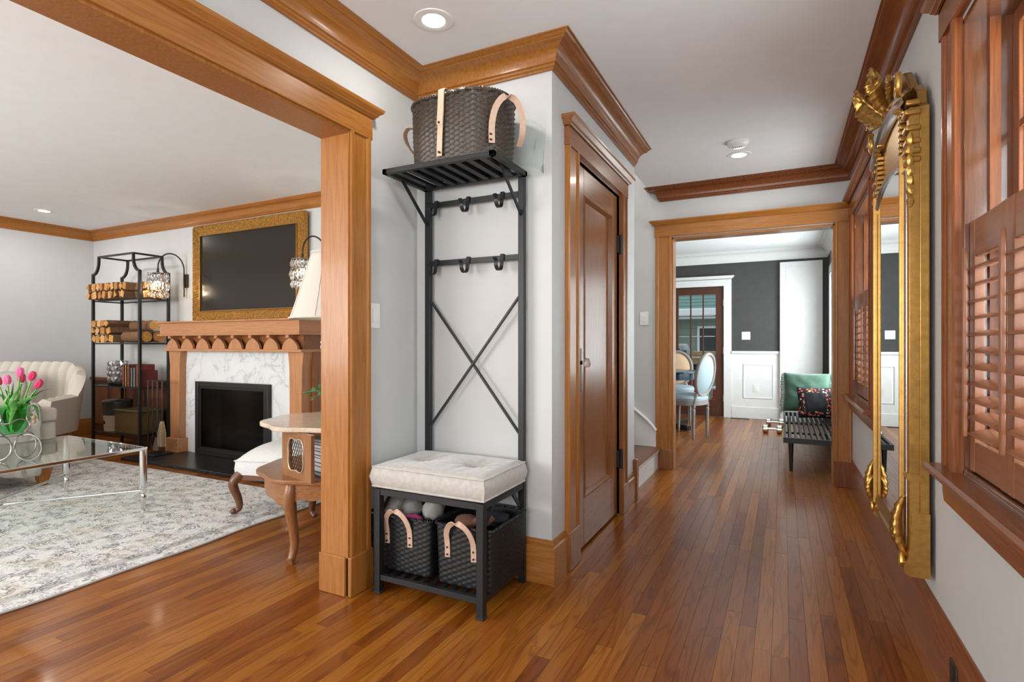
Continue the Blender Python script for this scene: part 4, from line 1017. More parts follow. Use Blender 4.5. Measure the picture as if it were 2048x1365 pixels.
def blade(mb, pts, w):
    pth = curve(pts, 5); n = len(pth); vs = []; fs = []
    for i, p in enumerate(pth):
        t = i/(n-1); ww = w*math.sin(PI*(.10+.90*t)**.8)*1.0+.001; d = (pth[min(i+1, n-1)]-pth[max(i-1, 0)]).normalized()
        sd = d.cross(Vector((p.x-VX+.001, p.y-VY, .02))).normalized(); nn = d.cross(sd)
        for q in (-1, 0, 1): vs.append(tuple(p + sd*ww*q + nn*(.25*ww*abs(q))))
    for i in range(n-1):
        for q in range(2): fs.append((i*3+q, i*3+q+1, (i+1)*3+q+1, (i+1)*3+q))
    return mb.add(vs, fs)
rt3 = Vector((math.cos(YAW), math.sin(YAW), 0)); fw3 = Vector((-math.sin(YAW), math.cos(YAW), 0))
V0 = Vector((VX, VY, 0))
tul = [('leftmost crimson tulip leaning out over the vase rim', -.098, .02, .865, M_tul), ('pale pink tulip bud beside the crimson ones', -.012, -.02, .872, M_tul2), ('crimson tulip tucked behind the pale pink bud', .010, .04, .878, M_tul),
       ('tallest pink tulip at the top of the bunch', .038, .0, .915, M_tul2), ('crimson tulip to the side of the tallest one', .094, .01, .893, M_tul), ('drooping crimson tulip at the fireplace side', .136, .0, .850, M_tul)]
for k, (lb, du, dv, zt, mt) in enumerate(tul):
    tp = V0 + rt3*du + fw3*dv + Vector((0, 0, zt))
    t = thing('tulip', lb, 'flower', tuple(V0 + rt3*du*.2 + Vector((0, 0, TZ+.165))), group='tulips in the vase')
    b0 = V0 + rt3*du*.15 + fw3*dv*.3 + Vector((0, 0, TZ+.17)); mid = V0 + rt3*du*.55 + fw3*dv*.6 + Vector((0, 0, .76))
    pth = curve([b0, V0 + rt3*du*.30 + Vector((0, 0, .68)), mid, tp - Vector((0, 0, .012))], 5)
    MB().tube([tuple(p) for p in pth], .0045, 6).build('stem', M_stem, t, smooth=True)
    ax = (tp - mid).normalized()
    R = ax.to_track_quat('Z', 'Y').to_matrix()
    for q in range(6):
        a = q*PI/3; M = R @ Matrix.Rotation(a, 3, 'Z'); off = R @ Vector((.009*math.cos(a), .009*math.sin(a), .022))
        MB().ball(tuple(tp + off), .006 if q % 2 else .007, .016, .027, 10, 8, M=M).build('petal', mt, t, smooth=True)
    mb = MB(); s_ = rt3*du + fw3*dv
    blade(mb, [b0, b0*.5+mid*.5+rt3*.02*(1 if k % 2 else -1), mid + rt3*(.03*(-1)**k), tp - Vector((0, 0, .03+.02*(k % 3))) + rt3*(.035*(-1)**k)], .016)
    mb.build('leaf', M_leaf if k % 2 else M_leafd, t, smooth=True, angle=80)
    mb = MB(); blade(mb, [b0, mid*.6+b0*.4, mid + fw3*(.03*(-1)**k) - rt3*.01, tp - Vector((0, 0, .045)) - rt3*(.02*(-1)**k)], .015)
    mb.build('leaf', M_leaf, t, smooth=True, angle=80)
    if k == 5:
        mb = MB(); blade(mb, [b0 + Vector((0, 0, .12)), V0+rt3*.09+Vector((0, 0, .75)), V0+rt3*.135+Vector((0, 0, .735)), V0+rt3*.15+Vector((0, 0, .655))], .017); mb.build('leaf', M_leaf, t, smooth=True)
        mb = MB(); blade(mb, [b0, V0+rt3*.04+Vector((0, 0, .74)), V0+rt3*.056-fw3*.05+Vector((0, 0, .75)), V0+rt3*.062-fw3*.09+Vector((0, 0, .65))], .024); mb.build('leaf', M_leaf, t, smooth=True)
        mb = MB(); blade(mb, [mid, tp+rt3*.02-Vector((0, 0, .03)), tp+rt3*.06-Vector((0, 0, .015)), tp+rt3*.10-Vector((0, 0, .012))], .008); mb.build('leaf', M_leafd, t, smooth=True)

# ---- cream ottoman with fur throw
M_cream = paint('cream_linen', (.56, .52, .46), .85, var=.05, scale=30, bump=.15, bscale=200)
ot = thing('ottoman', 'cream linen block seat with wooden legs behind the glass table', 'ottoman', (-5.4, 1.5, .011))
MB().box(-5.80, .55, .135, -5.06, 2.20, .50).build('body', M_cream, ot, bevel=.03, seg=4)
MB().box(-5.80, .55, .50, -5.05, 2.205, .605).build('seat_pad', M_cream, ot, bevel=.03, seg=4)
for xx, yy in ((-5.12, 2.13), (-5.12, .64), (-5.74, 2.13), (-5.74, .64)):
    MB().add([(xx+sx*w, yy+sy*w, z) for z, w in ((.012, .026), (.137, .048)) for sx, sy in ((-1, -1), (1, -1), (1, 1), (-1, 1))], [(3, 2, 1, 0), (4, 5, 6, 7), (0, 1, 5, 4), (1, 2, 6, 5), (2, 3, 7, 6), (3, 0, 4, 7)]).build('leg', HON('z'), ot, bevel=.003)
M_fur = paint('ivory_faux_fur', (.62, .59, .53), .95, var=.14, scale=30, bump=1.0, bscale=70)
def fur(name, label, cat, f, nu, nv, thick=.03):
    vs = [f(i/nu, j/nv) for j in range(nv+1) for i in range(nu+1)]; fs = [(j*(nu+1)+i, j*(nu+1)+i+1, (j+1)*(nu+1)+i+1, (j+1)*(nu+1)+i) for j in range(nv) for i in range(nu)]
    o = MB().add(vs, fs).build(name, M_fur, None, smooth=True, angle=80); s = o.modifiers.new('thick', 'SOLIDIFY'); s.thickness = thick; s.offset = 1; return tag(o, label, cat)
def thr(u, v):
    y = 1.25 + .82*u; L = .75*v
    if L < .28: p = Vector((-5.34+L, y, .640))
    else: p = Vector((-5.030, y, .640-(L-.28)))
    if .22 < L < .34: p.x -= .012; p.z -= .006
    w = noise.noise(Vector((y*9, v*7, 2)))*.022 + noise.noise(Vector((y*26, v*22, 5)))*.012
    p.z += w*(L < .28) - .10*(u**3)*0 + (.06*math.sin(u*5) if v > .9 else 0); p.x += abs(w)*1.1*(L >= .28) + .012
    return tuple(p)
fur('fur_throw', 'ivory faux fur throw spilling over the ottoman front', 'throw', thr, 60, 46, .02)

# ---- channel-back settee in the corner
SD, SL = 5.35, -4.86
sp = fw3*SD + rt3*SL
se = thing('settee', 'cream channel tufted settee in the corner by the etagere', 'settee', (sp.x, sp.y, .013), YAW)
M_bouc = paint('warm_linen', (.55, .50, .44), .85, var=.05, scale=30, bump=.12, bscale=200)
hw, dp = .66, .66      # half width, depth toward camera (-y local)
plan = []              # from right arm front round the back to the left arm front, (x,y, height)
for t in range(10): plan.append((hw+.035-.05*t/9, -dp+.10+.36*t/9, .585+.015*t/9))
for t in range(1, 13):
    a = t/12*PI/2; plan.append((hw-.015-.20*(1-math.cos(a)), -.20+.20*math.sin(a), .60+.30*(math.sin(a)**1.0)))
R_ = list(plan)
back = [(hw-.215 - (2*hw-.43)*t/30, 0.0, .90) for t in range(1, 30)]
L_ = [(-x_, y_, h_) for x_, y_, h_ in reversed(R_)]
plan = R_ + back + L_
# resample densely
dense = []
for i in range(len(plan)-1):
    a, b = plan[i], plan[i+1]; k = max(1, int(math.dist(a[:2], b[:2])/.008))
    for q in range(k): dense.append(tuple(a[j]+(b[j]-a[j])*q/k for j in range(3)))
dense.append(plan[-1])
S = [0]
for i in range(1, len(dense)): S.append(S[-1]+math.dist(dense[i][:2], dense[i-1][:2]))
CH = .098; nz_ = 14; vs = []; fs = []
for i, (px, py, ph) in enumerate(dense):
    a = dense[max(i-1, 0)]; b = dense[min(i+1, len(dense)-1)]; dx, dy = b[0]-a[0], b[1]-a[1]; d = math.hypot(dx, dy) or 1
    n_ = Vector((-dy/d, dx/d)) ; inward = n_ if (Vector((0, -.33))-Vector((px, py))).dot(n_) > 0 else -n_
    isarm = i < 40 or i > len(dense)-40
    bump = abs(math.sin(PI*(S[i]-S[-1]/2)/CH))**.55
    lean = .10
    for j in range(nz_+1):
        t = j/nz_; z = .36+(ph-.36)*t; off = .055+.034*bump*(1-.0*t); topr = max(0, (t-.82)/.18)
        off -= .045*topr**2; lx = -lean*t*1.0
        vs.append((px+inward.x*(off+lx*.6), py+inward.y*(off+lx*.6), z+.012*bump*(t > .95)))
    for j in range(nz_+1):
        t = 1-j/nz_; z = .25+(ph-.012-.25)*t; lx = -lean*t
        vs.append((px+inward.x*(-.030+lx*.6), py+inward.y*(-.030+lx*.6), z))
K = 2*(nz_+1)
for i in range(len(dense)-1):
    for j in range(K): fs.append((i*K+j, i*K+(j+1) % K, (i+1)*K+(j+1) % K, (i+1)*K+j))
fs.append(tuple(range(K))); fs.append(tuple((len(dense)-1)*K+j for j in range(K)))
MB().add(vs, fs).build('backrest', M_bouc, se, local=True, smooth=True, angle=55)['label'] = 'channel tufted wrap back'
MB().box(-hw+.06, -dp+.02, .25, hw-.06, -.06, .35).build('base', M_bouc, se, local=True, bevel=.02, seg=3)
MB().box(-hw+.07, -dp-.01, .352, hw-.07, -.09, .46).build('seat_pad', M_bouc, se, local=True, bevel=.035, seg=4)
for xx, yy in ((hw-.07, -dp+.08), (-hw+.07, -dp+.08), (hw-.12, -.04), (-hw+.12, -.04)):
    MB().cyl((xx, yy, .26), (xx*1.04, yy*1.03, 0), .022, 12, .011).build('leg', wood('walnut', 'z'), se, local=True, smooth=True)
fp = fw3*4.93 + rt3*-4.62
pil = MB().ball((fp.x, fp.y, .665), .20, .09, .19, 28, 20, lump=.12, seed=3, M=Matrix.Rotation(YAW, 3, 'Z') @ Matrix.Rotation(-.25, 3, 'X')).build('fur_pillow', M_fur, None, smooth=True, angle=80)
tag(pil, 'ivory faux fur pillow leaning on the settee', 'pillow')

# ---- hearth, mantel, fireplace
hs = thing('hearth', 'black slate hearth slab in front of the fireplace', 'hearth', (-4.55, 3.3, 0), kind='structure')
M_slate = marble_mat('black_slate', (.014, .015, .016), (.07, .07, .07), 2.2, .3)
MB().box(-5.60, 2.935, 0, -3.45, YF, .030).build('slab', M_slate, hs, bevel=.004)
mt = thing('fireplace_mantel', 'honey wood mantel with arched corbel frieze and marble surround', 'fireplace', (-4.56, 3.5, .03))
MAN = lambda a: wood('mantel', a)
MX0, MX1 = -5.475, -3.64
PYF = 3.315
M_marb = marble_mat('white_marble', (.72, .73, .73), (.50, .52, .54), .8, .2)
MB().box(-5.33, 3.385, .030, -5.09, 3.60, 1.03).box(-4.12, 3.385, .030, -3.78, 3.60, 1.03).box(-5.09, 3.385, .735, -4.12, 3.60, 1.03).build('marble_surround', M_marb, mt)['label'] = 'white veined marble surround'
for s, (a, b) in enumerate(((MX0, -5.315), (-3.80, MX1))):
    p_ = [(a+.012, .165), (b-.012, .165), (b-.004, .90), (b+.01, 1.0), (b+.012, 1.03), (a-.012, 1.03), (a-.01, 1.0), (a+.004, .90)]
    MB().prism(p_, 'y', PYF, 3.42).build('pilaster', MAN('z'), mt, bevel=.003)
    MB().box(a-.025, PYF-.03, .031, b+.025, 3.44, .168).build('pilaster_base', MAN('x'), mt, bevel=.004)
MB().box(-5.46, 3.42, .031, -5.33, YF, 1.03).build('side_panel', wood('door', 'z'), mt)
MB().box(-3.78, 3.42, .031, -3.615, YF, 1.03).build('side_panel', wood('door', 'z'), mt)
MB().box(-5.44, 3.335, 1.03, -3.65, YF, 1.30).build('frieze_back', wood('door', 'x'), mt)
MB().box(MX0-.035, PYF-.045, 1.028, MX1+.035, YF, 1.052).build('frieze_shelf', MAN('x'), mt, bevel=.003)
nL = 8; wL = (MX1-MX0+.02)/nL
for k in range(nL):
    cx = MX0-.01 + wL*(k+.5)
    P = [(cx-wL*.40, 1.052)] + [(cx-wL*.40+wL*.10*(1-math.cos(t))*1.0+wL*.26*math.sin(t)**2*1.0, 1.052+.095*math.sin(t)) for t in [PI/2*q/8 for q in range(1, 9)]]
    P = [(min(p[0], cx-.012), p[1]) for p in P]
    P += [(cx-.018, 1.178), (cx+.018, 1.178)] + [(2*cx-p[0], p[1]) for p in reversed(P)]
    MB().prism(P, 'y', 3.275, 3.300).build('corbel_arch', MAN('z'), mt)
    MB().prism([(3.300, 1.178), (3.300, 1.10), (3.325, 1.062), (3.34, 1.052), (3.34, 1.178)], 'x', cx-.012, cx+.012).build('corbel', MAN('z'), mt)
    MB().box(cx-.020-0*wL/2, 3.245, 1.150, cx+.020, 3.276, 1.178).build('dentil', MAN('z'), mt, bevel=.002)
MB().box(MX0-.060, 3.225, 1.176, MX1+.060, YF, 1.192).build('lower_shelf', MAN('x'), mt, bevel=.003)
MB().box(MX0-.040, 3.245, 1.192, MX1+.040, YF, 1.300).build('fascia', MAN('x'), mt, bevel=.002)
MB().box(MX0-.065, 3.215, 1.300, MX1+.065, YF, 1.316).build('shelf_board', MAN('x'), mt, bevel=.004)
fs_ = thing('fire_screen', 'black framed mesh fire screen in the marble opening', 'fire screen', (-4.57, 3.35, .03))
M_fb = paint('firebox_black', (.012, .013, .014), .5, var=.2, scale=5)
MB().box(-5.115, 3.340, .032, -5.07, 3.382, .735).box(-4.14, 3.340, .032, -4.095, 3.382, .735).box(-5.07, 3.340, .032, -4.14, 3.382, .085).box(-5.07, 3.340, .690, -4.14, 3.382, .735).build('frame', M_iron, fs_, bevel=.003)
MB().box(-5.07, 3.352, .085, -5.045, 3.372, .690).box(-4.165, 3.352, .085, -4.14, 3.372, .690).box(-5.045, 3.352, .085, -4.165, 3.372, .105).box(-5.045, 3.352, .670, -4.165, 3.372, .690).build('inner_frame', M_iron, fs_)
MB().box(-5.045, 3.360, .105, -4.165, 3.364, .670).build('mesh_panel', glass_mat('smoky_screen', (.30, .32, .34), rough=.18, refl=1.35), fs_)
fbx = thing('firebox', 'dark firebox interior behind the screen', 'firebox', (-4.57, 3.5, .03), kind='structure')
MB().box(-5.09, 3.60, .031, -4.12, 3.625, .735).build('back', M_fb, fbx)
for k, (x0, x1, y, z, r) in enumerate(((-4.66, -4.20, 3.475, .235, .038), (-4.74, -4.26, 3.535, .130, .040), (-4.62, -4.19, 3.428, .120, .036))):
    lg = MB().tube([(x0+(x1-x0)*q/8, y+.012*math.sin(q*2+k), z+.02*q/8+.008*math.sin(q*1.3)) for q in range(9)], [r*(1+.1*math.sin(q*1.7+k)) for q in range(9)], 10).build('gas_log', paint('ash_log_%d' % k, (.22, .21, .20), .9, var=.4, scale=18, bump=.8, bscale=30), None, smooth=True)
    tag(lg, ['uppermost ash grey log behind the fire screen', 'rear ash grey log behind the fire screen', 'front ash grey log behind the fire screen'][k], 'log', 'logs in the firebox')
gr = thing('log_grate', 'black iron grate under the firebox logs', 'grate', (-4.4, 3.46, .031))
for k in range(6): MB().tube([(-4.68+k*.10, 3.40, .031), (-4.68+k*.10, 3.40, .070), (-4.68+k*.10, 3.55, .070), (-4.68+k*.10, 3.56, .080)], .008, 6).build('bar', M_iron, gr, smooth=True)

# ---- framed television over the mantel
tv = thing('framed_television', 'dark television screen in an ornate gold frame above the mantel', 'television', (-4.7, 3.6, 1.318))
FX0, FX1, FZ0, FZ1, FY = -5.49, -3.89, 1.330, 2.315, 3.560
prof = [(0, 0), (.0, .038), (.012, .050), (.035, .046), (.055, .034), (.078, .030), (.090, .036), (.100, .034), (.104, .018), (.104, 0)]
def pframe(x0, x1, z0, z1, yb, prof, name, mat, root):
    cs = [(x0, z0, 1, 1), (x1, z0, -1, 1), (x1, z1, -1, -1), (x0, z1, 1, -1)]; k = len(prof)
    for i in range(4):
        a, b = cs[i], cs[(i+1) % 4]; vs = []; fs = []; M_ = 150
        for q in range(M_+1):
            t = q/M_
            for j, (w, h) in enumerate(prof):
                pa = (a[0]+a[2]*w, a[1]+a[3]*w); pb = (b[0]+b[2]*w, b[1]+b[3]*w)
                orn = (.010*abs(math.sin(q*1.35+j*.9))+.004*math.sin(q*4.1+j*2)) if 1 <= j <= 4 and 0 < q < M_ else 0
                vs.append((pa[0]+(pb[0]-pa[0])*t, yb-h-orn, pa[1]+(pb[1]-pa[1])*t))
        for q in range(M_):
            for j in range(k-1): fs.append((q*k+j, q*k+j+1, (q+1)*k+j+1, (q+1)*k+j))
        MB().add(vs, fs).build(name, mat, root, smooth=True, angle=50)
pframe(FX0, FX1, FZ0, FZ1, FY+.05, prof, 'frame_side', paint('carved_gold_frame', (.50, .26, .06), .38, metal=.75, var=.65, scale=22, bump=1.0, bscale=45), tv)
MB().box(FX0+.02, FY+.03, FZ0+.02, FX1-.02, YF-.005, FZ1-.02).build('housing', M_iron, tv)
for bx in ((FX0+.098, FZ0+.098, FX1-.098, FZ0+.108), (FX0+.098, FZ1-.108, FX1-.098, FZ1-.098), (FX0+.098, FZ0+.108, FX0+.108, FZ1-.108), (FX1-.108, FZ0+.108, FX1-.098, FZ1-.108)): MB().box(bx[0], FY+.004, bx[1], bx[2], FY+.03, bx[3]).build('inner_lip', M_gold, tv, bevel=.003)
MB().box(FX0+.10, FY+.020, FZ0+.10, FX1-.10, FY+.031, FZ1-.10).build('screen', paint('television_glass', (.020, .016, .011), .20, var=0, Specular_IOR_Level=.4), tv)['label'] = 'glossy dark screen'

# ---- crystal sconces
M_bulb = glow('warm_bulb', (1, .80, .55), 55)
cut_glass = paint('crystal_bars', (.95, .95, .95), .04, var=.02, Transmission_Weight=1.0, IOR=1.5)
def sconce(label, x):
    t = thing('wall_sconce', label, 'sconce', (x, 3.62, 1.74), group='crystal sconces beside the television')
    MB().box(x-.035, YF-.020, 1.70, x+.035, YF, 1.84).build('backplate', M_bronze, t, bevel=.004)
    pth = [(x, YF-.03, 1.60), (x, YF-.03, 1.80)] + [(x, YF-.165+.135*math.cos(a), 1.88+.16*math.sin(a)) for a in [PI*q/16 for q in range(17)]] + [(x, YF-.30, 1.84)]
    MB().tube(pth, .007, 8).build('arm', M_bronze, t, smooth=True)
    sy = YF-.30
    MB().lathe([(.004, .06), (.012, .045), (.008, .03), (.02, .015), (.055, .005), (.055, 0)], (x, sy, 1.815), 16).build('cap', M_bronze, t, smooth=True)
    for tier, (z0, z1, r) in enumerate(((1.735, 1.815, .094), (1.645, 1.728, .100), (1.565, 1.640, .092))):
        mb = MB()
        for k in range(20):
            a = 2*PI*(k+.5*(tier % 2))/20; c, s = math.cos(a), math.sin(a)
            def pt(rr, ww, z): return (x+c*(r+rr)-s*ww, sy+s*(r+rr)+c*ww, z)
            zm = (z0+z1)/2
            vs = [pt(-.004, 0, z0), pt(0, -.013, zm-.02), pt(.009, 0, zm), pt(0, .013, zm-.02), pt(-.009, 0, zm), pt(0, -.013, zm+.02), pt(0, .013, zm+.02), pt(-.004, 0, z1)]
            mb.add(vs, [(0, 1, 2), (0, 2, 3), (0, 3, 4), (0, 4, 1), (1, 5, 2), (2, 6, 3), (2, 5, 7), (2, 7, 6), (4, 7, 5), (4, 6, 7), (1, 4, 5), (3, 6, 4)])
        mb.build('crystal_tier', cut_glass, t)
        MB().tube([(x+r*math.cos(2*PI*q/24), sy+r*math.sin(2*PI*q/24), z1+.002) for q in range(24)], .0025, 6, closed=True).build('hoop', M_chrome, t, smooth=True)
    MB().ball((x, sy, 1.71), .022, .022, .032, 12, 10).build('bulb', M_bulb, t, smooth=True)
    l = bpy.data.lights.new('sconce_light', 'POINT'); l.energy = 3.2; l.color = (1, .80, .58); l.shadow_soft_size = .03
    o = bpy.data.objects.new('sconce_light', l); COL.objects.link(o); o.location = (0, sy-3.62, -.09); o.parent = t
sconce('crystal sconce on a curved arm beside the etagere', -5.71)
sconce('crystal sconce on a curved arm partly behind the lamp shade', -3.665)

# ---- etagere
eg = thing('etagere', 'black iron etagere holding firewood beside the fireplace', 'shelf unit', (-6.23, 3.36, 0))
GX0, GX1, GY0, GY1 = -6.654, -5.800, 3.215, 3.500
for xx, s in ((GX0, 1), (GX1, -1)):
    for yy in (GY0, GY1):
        pth = [(xx, yy, 0), (xx, yy, 1.84)]
        MB().bar((xx, yy, 0), (xx, yy, 1.845), .026, .026).build('post', M_iron, eg, bevel=.002)
        cv = [(xx+s*.012, yy, 1.838)] + [(xx+s*(.115-.105*math.cos(a)), yy, 1.845+.14*math.sin(a)*0+.0) for a in []]
        cv += [(xx+s*.11*math.sin(a), yy, 1.84+.14*(1-math.cos(a))) for a in [PI/2*q/8 for q in range(9)]] + [(xx+s*.112, yy, 2.03)]
        MB().ribbon(cv, .022, .022, side=(0, 1, 0)).build('shoulder', M_iron, eg)
for yy in (GY0, GY1): MB().bar((GX0+.112, yy, 2.025), (GX1-.112, yy, 2.025), .018, .018).build('top_rail', M_iron, eg)
for xx in (GX0+.112, GX1-.112): MB().bar((xx, GY0, 2.025), (xx, GY1, 2.025), .018, .018).build('top_rail', M_iron, eg)
for zz in (1.564, 1.108, .655, .165):
    sh = MB().box(GX0, GY0, zz-.014, GX1, GY0+.016, zz).box(GX0, GY1-.016, zz-.014, GX1, GY1, zz).box(GX0, GY0, zz-.014, GX0+.016, GY1, zz).box(GX1-.016, GY0, zz-.014, GX1, GY1, zz).build('shelf', M_iron, eg)
    MB().box(GX0+.016, GY0+.016, zz-.008, GX1-.016, GY1-.016, zz-.001).build('shelf_glass', glass_mat('smoked_shelf_%d' % int(zz*100), (.55, .57, .58), rough=.03), sh)

# firewood
def log_mat(i, end):
    c = ((.60, .30, .08), (.52, .24, .07), (.66, .38, .13), (.45, .20, .07))[i % 4] if end else ((.19, .095, .042), (.26, .135, .060))[i % 2]
    return paint('log_%s_%d' % ('end' if end else 'bark', i), c, .85, var=.3, scale=18, bump=.6, bscale=45)
LE = [log_mat(i, True) for i in range(4)]; LB = [log_mat(i, False) for i in range(2)]
lr = random.Random(5)
def split_log(x, z, w, h, y0, y1, i, label, group, axis='y', flip=False):
    n = lr.choice((3, 4, 4, 5)); a0 = lr.random()*6
    poly = [(x+w/2*(.75+.25*lr.random())*math.cos(a0+2*PI*k/n)*1.45, z+h/2*(.75+.25*lr.random())*math.sin(a0+2*PI*k/n)*1.45) for k in range(n)]
    poly = [(min(x+w/2, max(x-w/2, p[0])), min(z+h/2, max(z-h/2, p[1]))) for p in poly]
    t = thing('split_log', label, 'log', (x, (y0+y1)/2, z-h/2) if axis == 'y' else ((y0+y1)/2, x, z-h/2), group=group)
    MB().prism(poly, axis, y0+.001, y1).build('bark', LB[i % 2], t)
    MB().prism(poly, axis, *((y1, y1+.003) if flip else (y0-.003, y0+.001))).build('cut_face', LE[i % 4], t)
    return t
ORD = ('first', 'second', 'third', 'fourth', 'fifth', 'sixth', 'seventh', 'eighth', 'ninth', 'tenth', 'eleventh', 'twelfth', 'thirteenth')
k = 0
for row in range(2):
    nn = 13
    for c in range(11):
        w = (GX1-GX0-.036)/nn; x = GX0+.018+w*(c+.5)
        split_log(x, 1.567+.042+row*.083, w*.99, .082, GY0-.05-lr.random()*.03, GY1-.02, k, 'split log, %s from the settee end, %s row of the upper etagere shelf' % (ORD[c], ('bottom', 'top')[row]), 'logs on the upper shelf'); k += 1
for row in range(2):
    for c in range(3):
        split_log(GY0+.062+.075*c, 1.567+.042+row*.083, .074, .082, GX0+.018+11*(GX1-GX0-.036)/13+.004, GX1+.005-lr.random()*.02, k, 'split log lying lengthwise, %s from the wall side, %s row of the upper etagere shelf' % (('third', 'second', 'first')[c], ('bottom', 'top')[row]), 'logs on the upper shelf', 'x', True); k += 1
rows = [(1.108, 5, .086), (1.194, 4, .080), (1.274, 4, .072)]
for rq, (zb, nn, h) in enumerate(rows):
    for c in range(nn):
        w = .088; x = GX0+.035+w*(c+.5)
        split_log(x, zb+.003+h/2, w*.98, h*.97, GY0-.02-lr.random()*.03, GY1-.02, k, 'split log, %s from the settee end in the %s layer of the middle etagere shelf' % (ORD[c], ('bottom', 'second', 'top')[rq]), 'logs on the middle shelf'); k += 1
for q, (z, r, y, lb) in enumerate(((1.172, .060, 3.28, 'thick bark log lying lengthwise low on the middle shelf'), (1.175, .062, 3.405, 'bark log lying lengthwise at the back of the middle shelf'), (1.287, .058, 3.34, 'topmost bark log lying lengthwise on the middle shelf'))):
    t = thing('round_log', lb, 'log', (-5.98, y, z-r))
    x0, x1 = -6.155+.02*q, -5.80+.02*q
    MB().tube([(x0+(x1-x0)*j/7, y, z) for j in range(8)], [r*(.93+.07*math.sin(j*2.1+q)) for j in range(8)], 12).build('bark', LB[q % 2], t, smooth=True)
    MB().cyl((x1, y, z), (x1+.004, y, z), r*.9, 12).build('cut_face', LE[q], t)

# things on the lower shelves
ch = thing('crystal_hurricane', 'cut crystal candle hurricane on the low etagere shelf', 'candle holder', (-6.40, 3.34, .656))
MB().lathe([(.10, 0), (.105, .01), (.105, .030), (.095, .036)], (-6.40, 3.34, .656), 24).build('base', M_iron, ch, smooth=True)
for tier in range(4):
    mb = MB(); z0 = .694+tier*.056; z1 = z0+.054
    for q in range(16):
        a = 2*PI*(q+.5*(tier % 2))/16; c, s = math.cos(a), math.sin(a); r = .098
        def pt(rr, ww, z): return (-6.40+c*(r+rr)-s*ww, 3.34+s*(r+rr)+c*ww, z)
        zm = (z0+z1)/2
        mb.add([pt(0, -.018, z0), pt(0, .018, z0), pt(0, .018, z1), pt(0, -.018, z1), pt(.014, 0, zm)], [(0, 1, 4), (1, 2, 4), (2, 3, 4), (3, 0, 4), (3, 2, 1, 0)])
    mb.build('crystal_tier', paint('mirror_crystal_%d' % tier, (.75, .77, .80), .08, metal=.85, var=.2, scale=30), ch)
bk = [(-6.165, .040, .225, (.25, .055, .03), 'red-brown book'), (-6.118, .030, .225, (.45, .26, .13), 'tan book'), (-6.080, .055, .230, (.14, .05, .025), 'dark brown book'), (-6.018, .042, .195, (.12, .14, .13), 'dark green book'), (-5.972, .045, .195, (.13, .15, .14), 'grey green book'), (-5.920, .050, .230, (.22, .045, .03), 'deep red book'), (-5.862, .045, .170, (.16, .03, .025), 'short dark red book')]
M_page = paint('book_pages', (.62, .56, .45), .8, var=.1, scale=80)
def book_up(x, w, h, col, lb, y0, z):
    t = thing('book', lb + ' standing on the low etagere shelf', 'book', (x+w/2, y0+.08, z), group='books on the etagere')
    MB().box(x, y0, z, x+.004, y0+.16, z+h).box(x+w-.006, y0, z, x+w-.002, y0+.16, z+h).box(x, y0, z, x+w-.002, y0+.005, z+h).build('cover', paint('cover_'+lb.replace(' ', '_'), col, .55, var=.2, scale=30), t)
    MB().box(x+.004, y0+.005, z+.004, x+w-.006, y0+.155, z+h-.005).build('pages', M_page, t)
    for zz in (.03, h-.04): MB().box(x+.001, y0-.001, z+zz, x+w-.003, y0+.001, z+zz+.006).build('spine_band', M_gold, t)
for x, w, h, col, lb in bk: book_up(x, w-.003, h, col, lb, 3.245, .656)
bu = thing('bucket', 'cream and charcoal lidded bucket on the bottom etagere shelf', 'bucket', (-6.46, 3.352, .166))
MB().lathe([(.120, 0), (.128, .17)], (-6.46, 3.355, .166), 32).build('lower_body', paint('cream_enamel', (.55, .44, .32), .5), bu, smooth=True)
MB().lathe([(.129, .17), (.136, .285), (.140, .30)], (-6.46, 3.355, .166), 32).build('upper_body', paint('charcoal_enamel', (.05, .045, .04), .4), bu, smooth=True)
MB().lathe([(.142, .30), (.142, .318), (.12, .33), (.03, .34), (.001, .34)], (-6.46, 3.355, .166), 32).build('lid', paint('pewter_lid', (.07, .065, .06), .3, metal=.6), bu, smooth=True)
MB().box(-6.475, 3.222, .245, -6.455, 3.228, .28).build('emblem', M_iron, bu)
bb = thing('brass_box', 'hammered brass kindling box on the bottom etagere shelf', 'box', (-6.0, 3.34, .166))
M_brass = paint('hammered_brass', (.20, .13, .045), .35, metal=.85, var=.3, scale=25, bump=1.0, bscale=55)
MB().box(-6.29, 3.235, .166, -5.85, 3.47, .395).build('body', M_brass, bb, bevel=.006)
MB().box(-6.305, 3.225, .396, -5.835, 3.48, .415).build('lid', paint('olive_brass', (.17, .14, .06), .45, metal=.6), bb, bevel=.005)

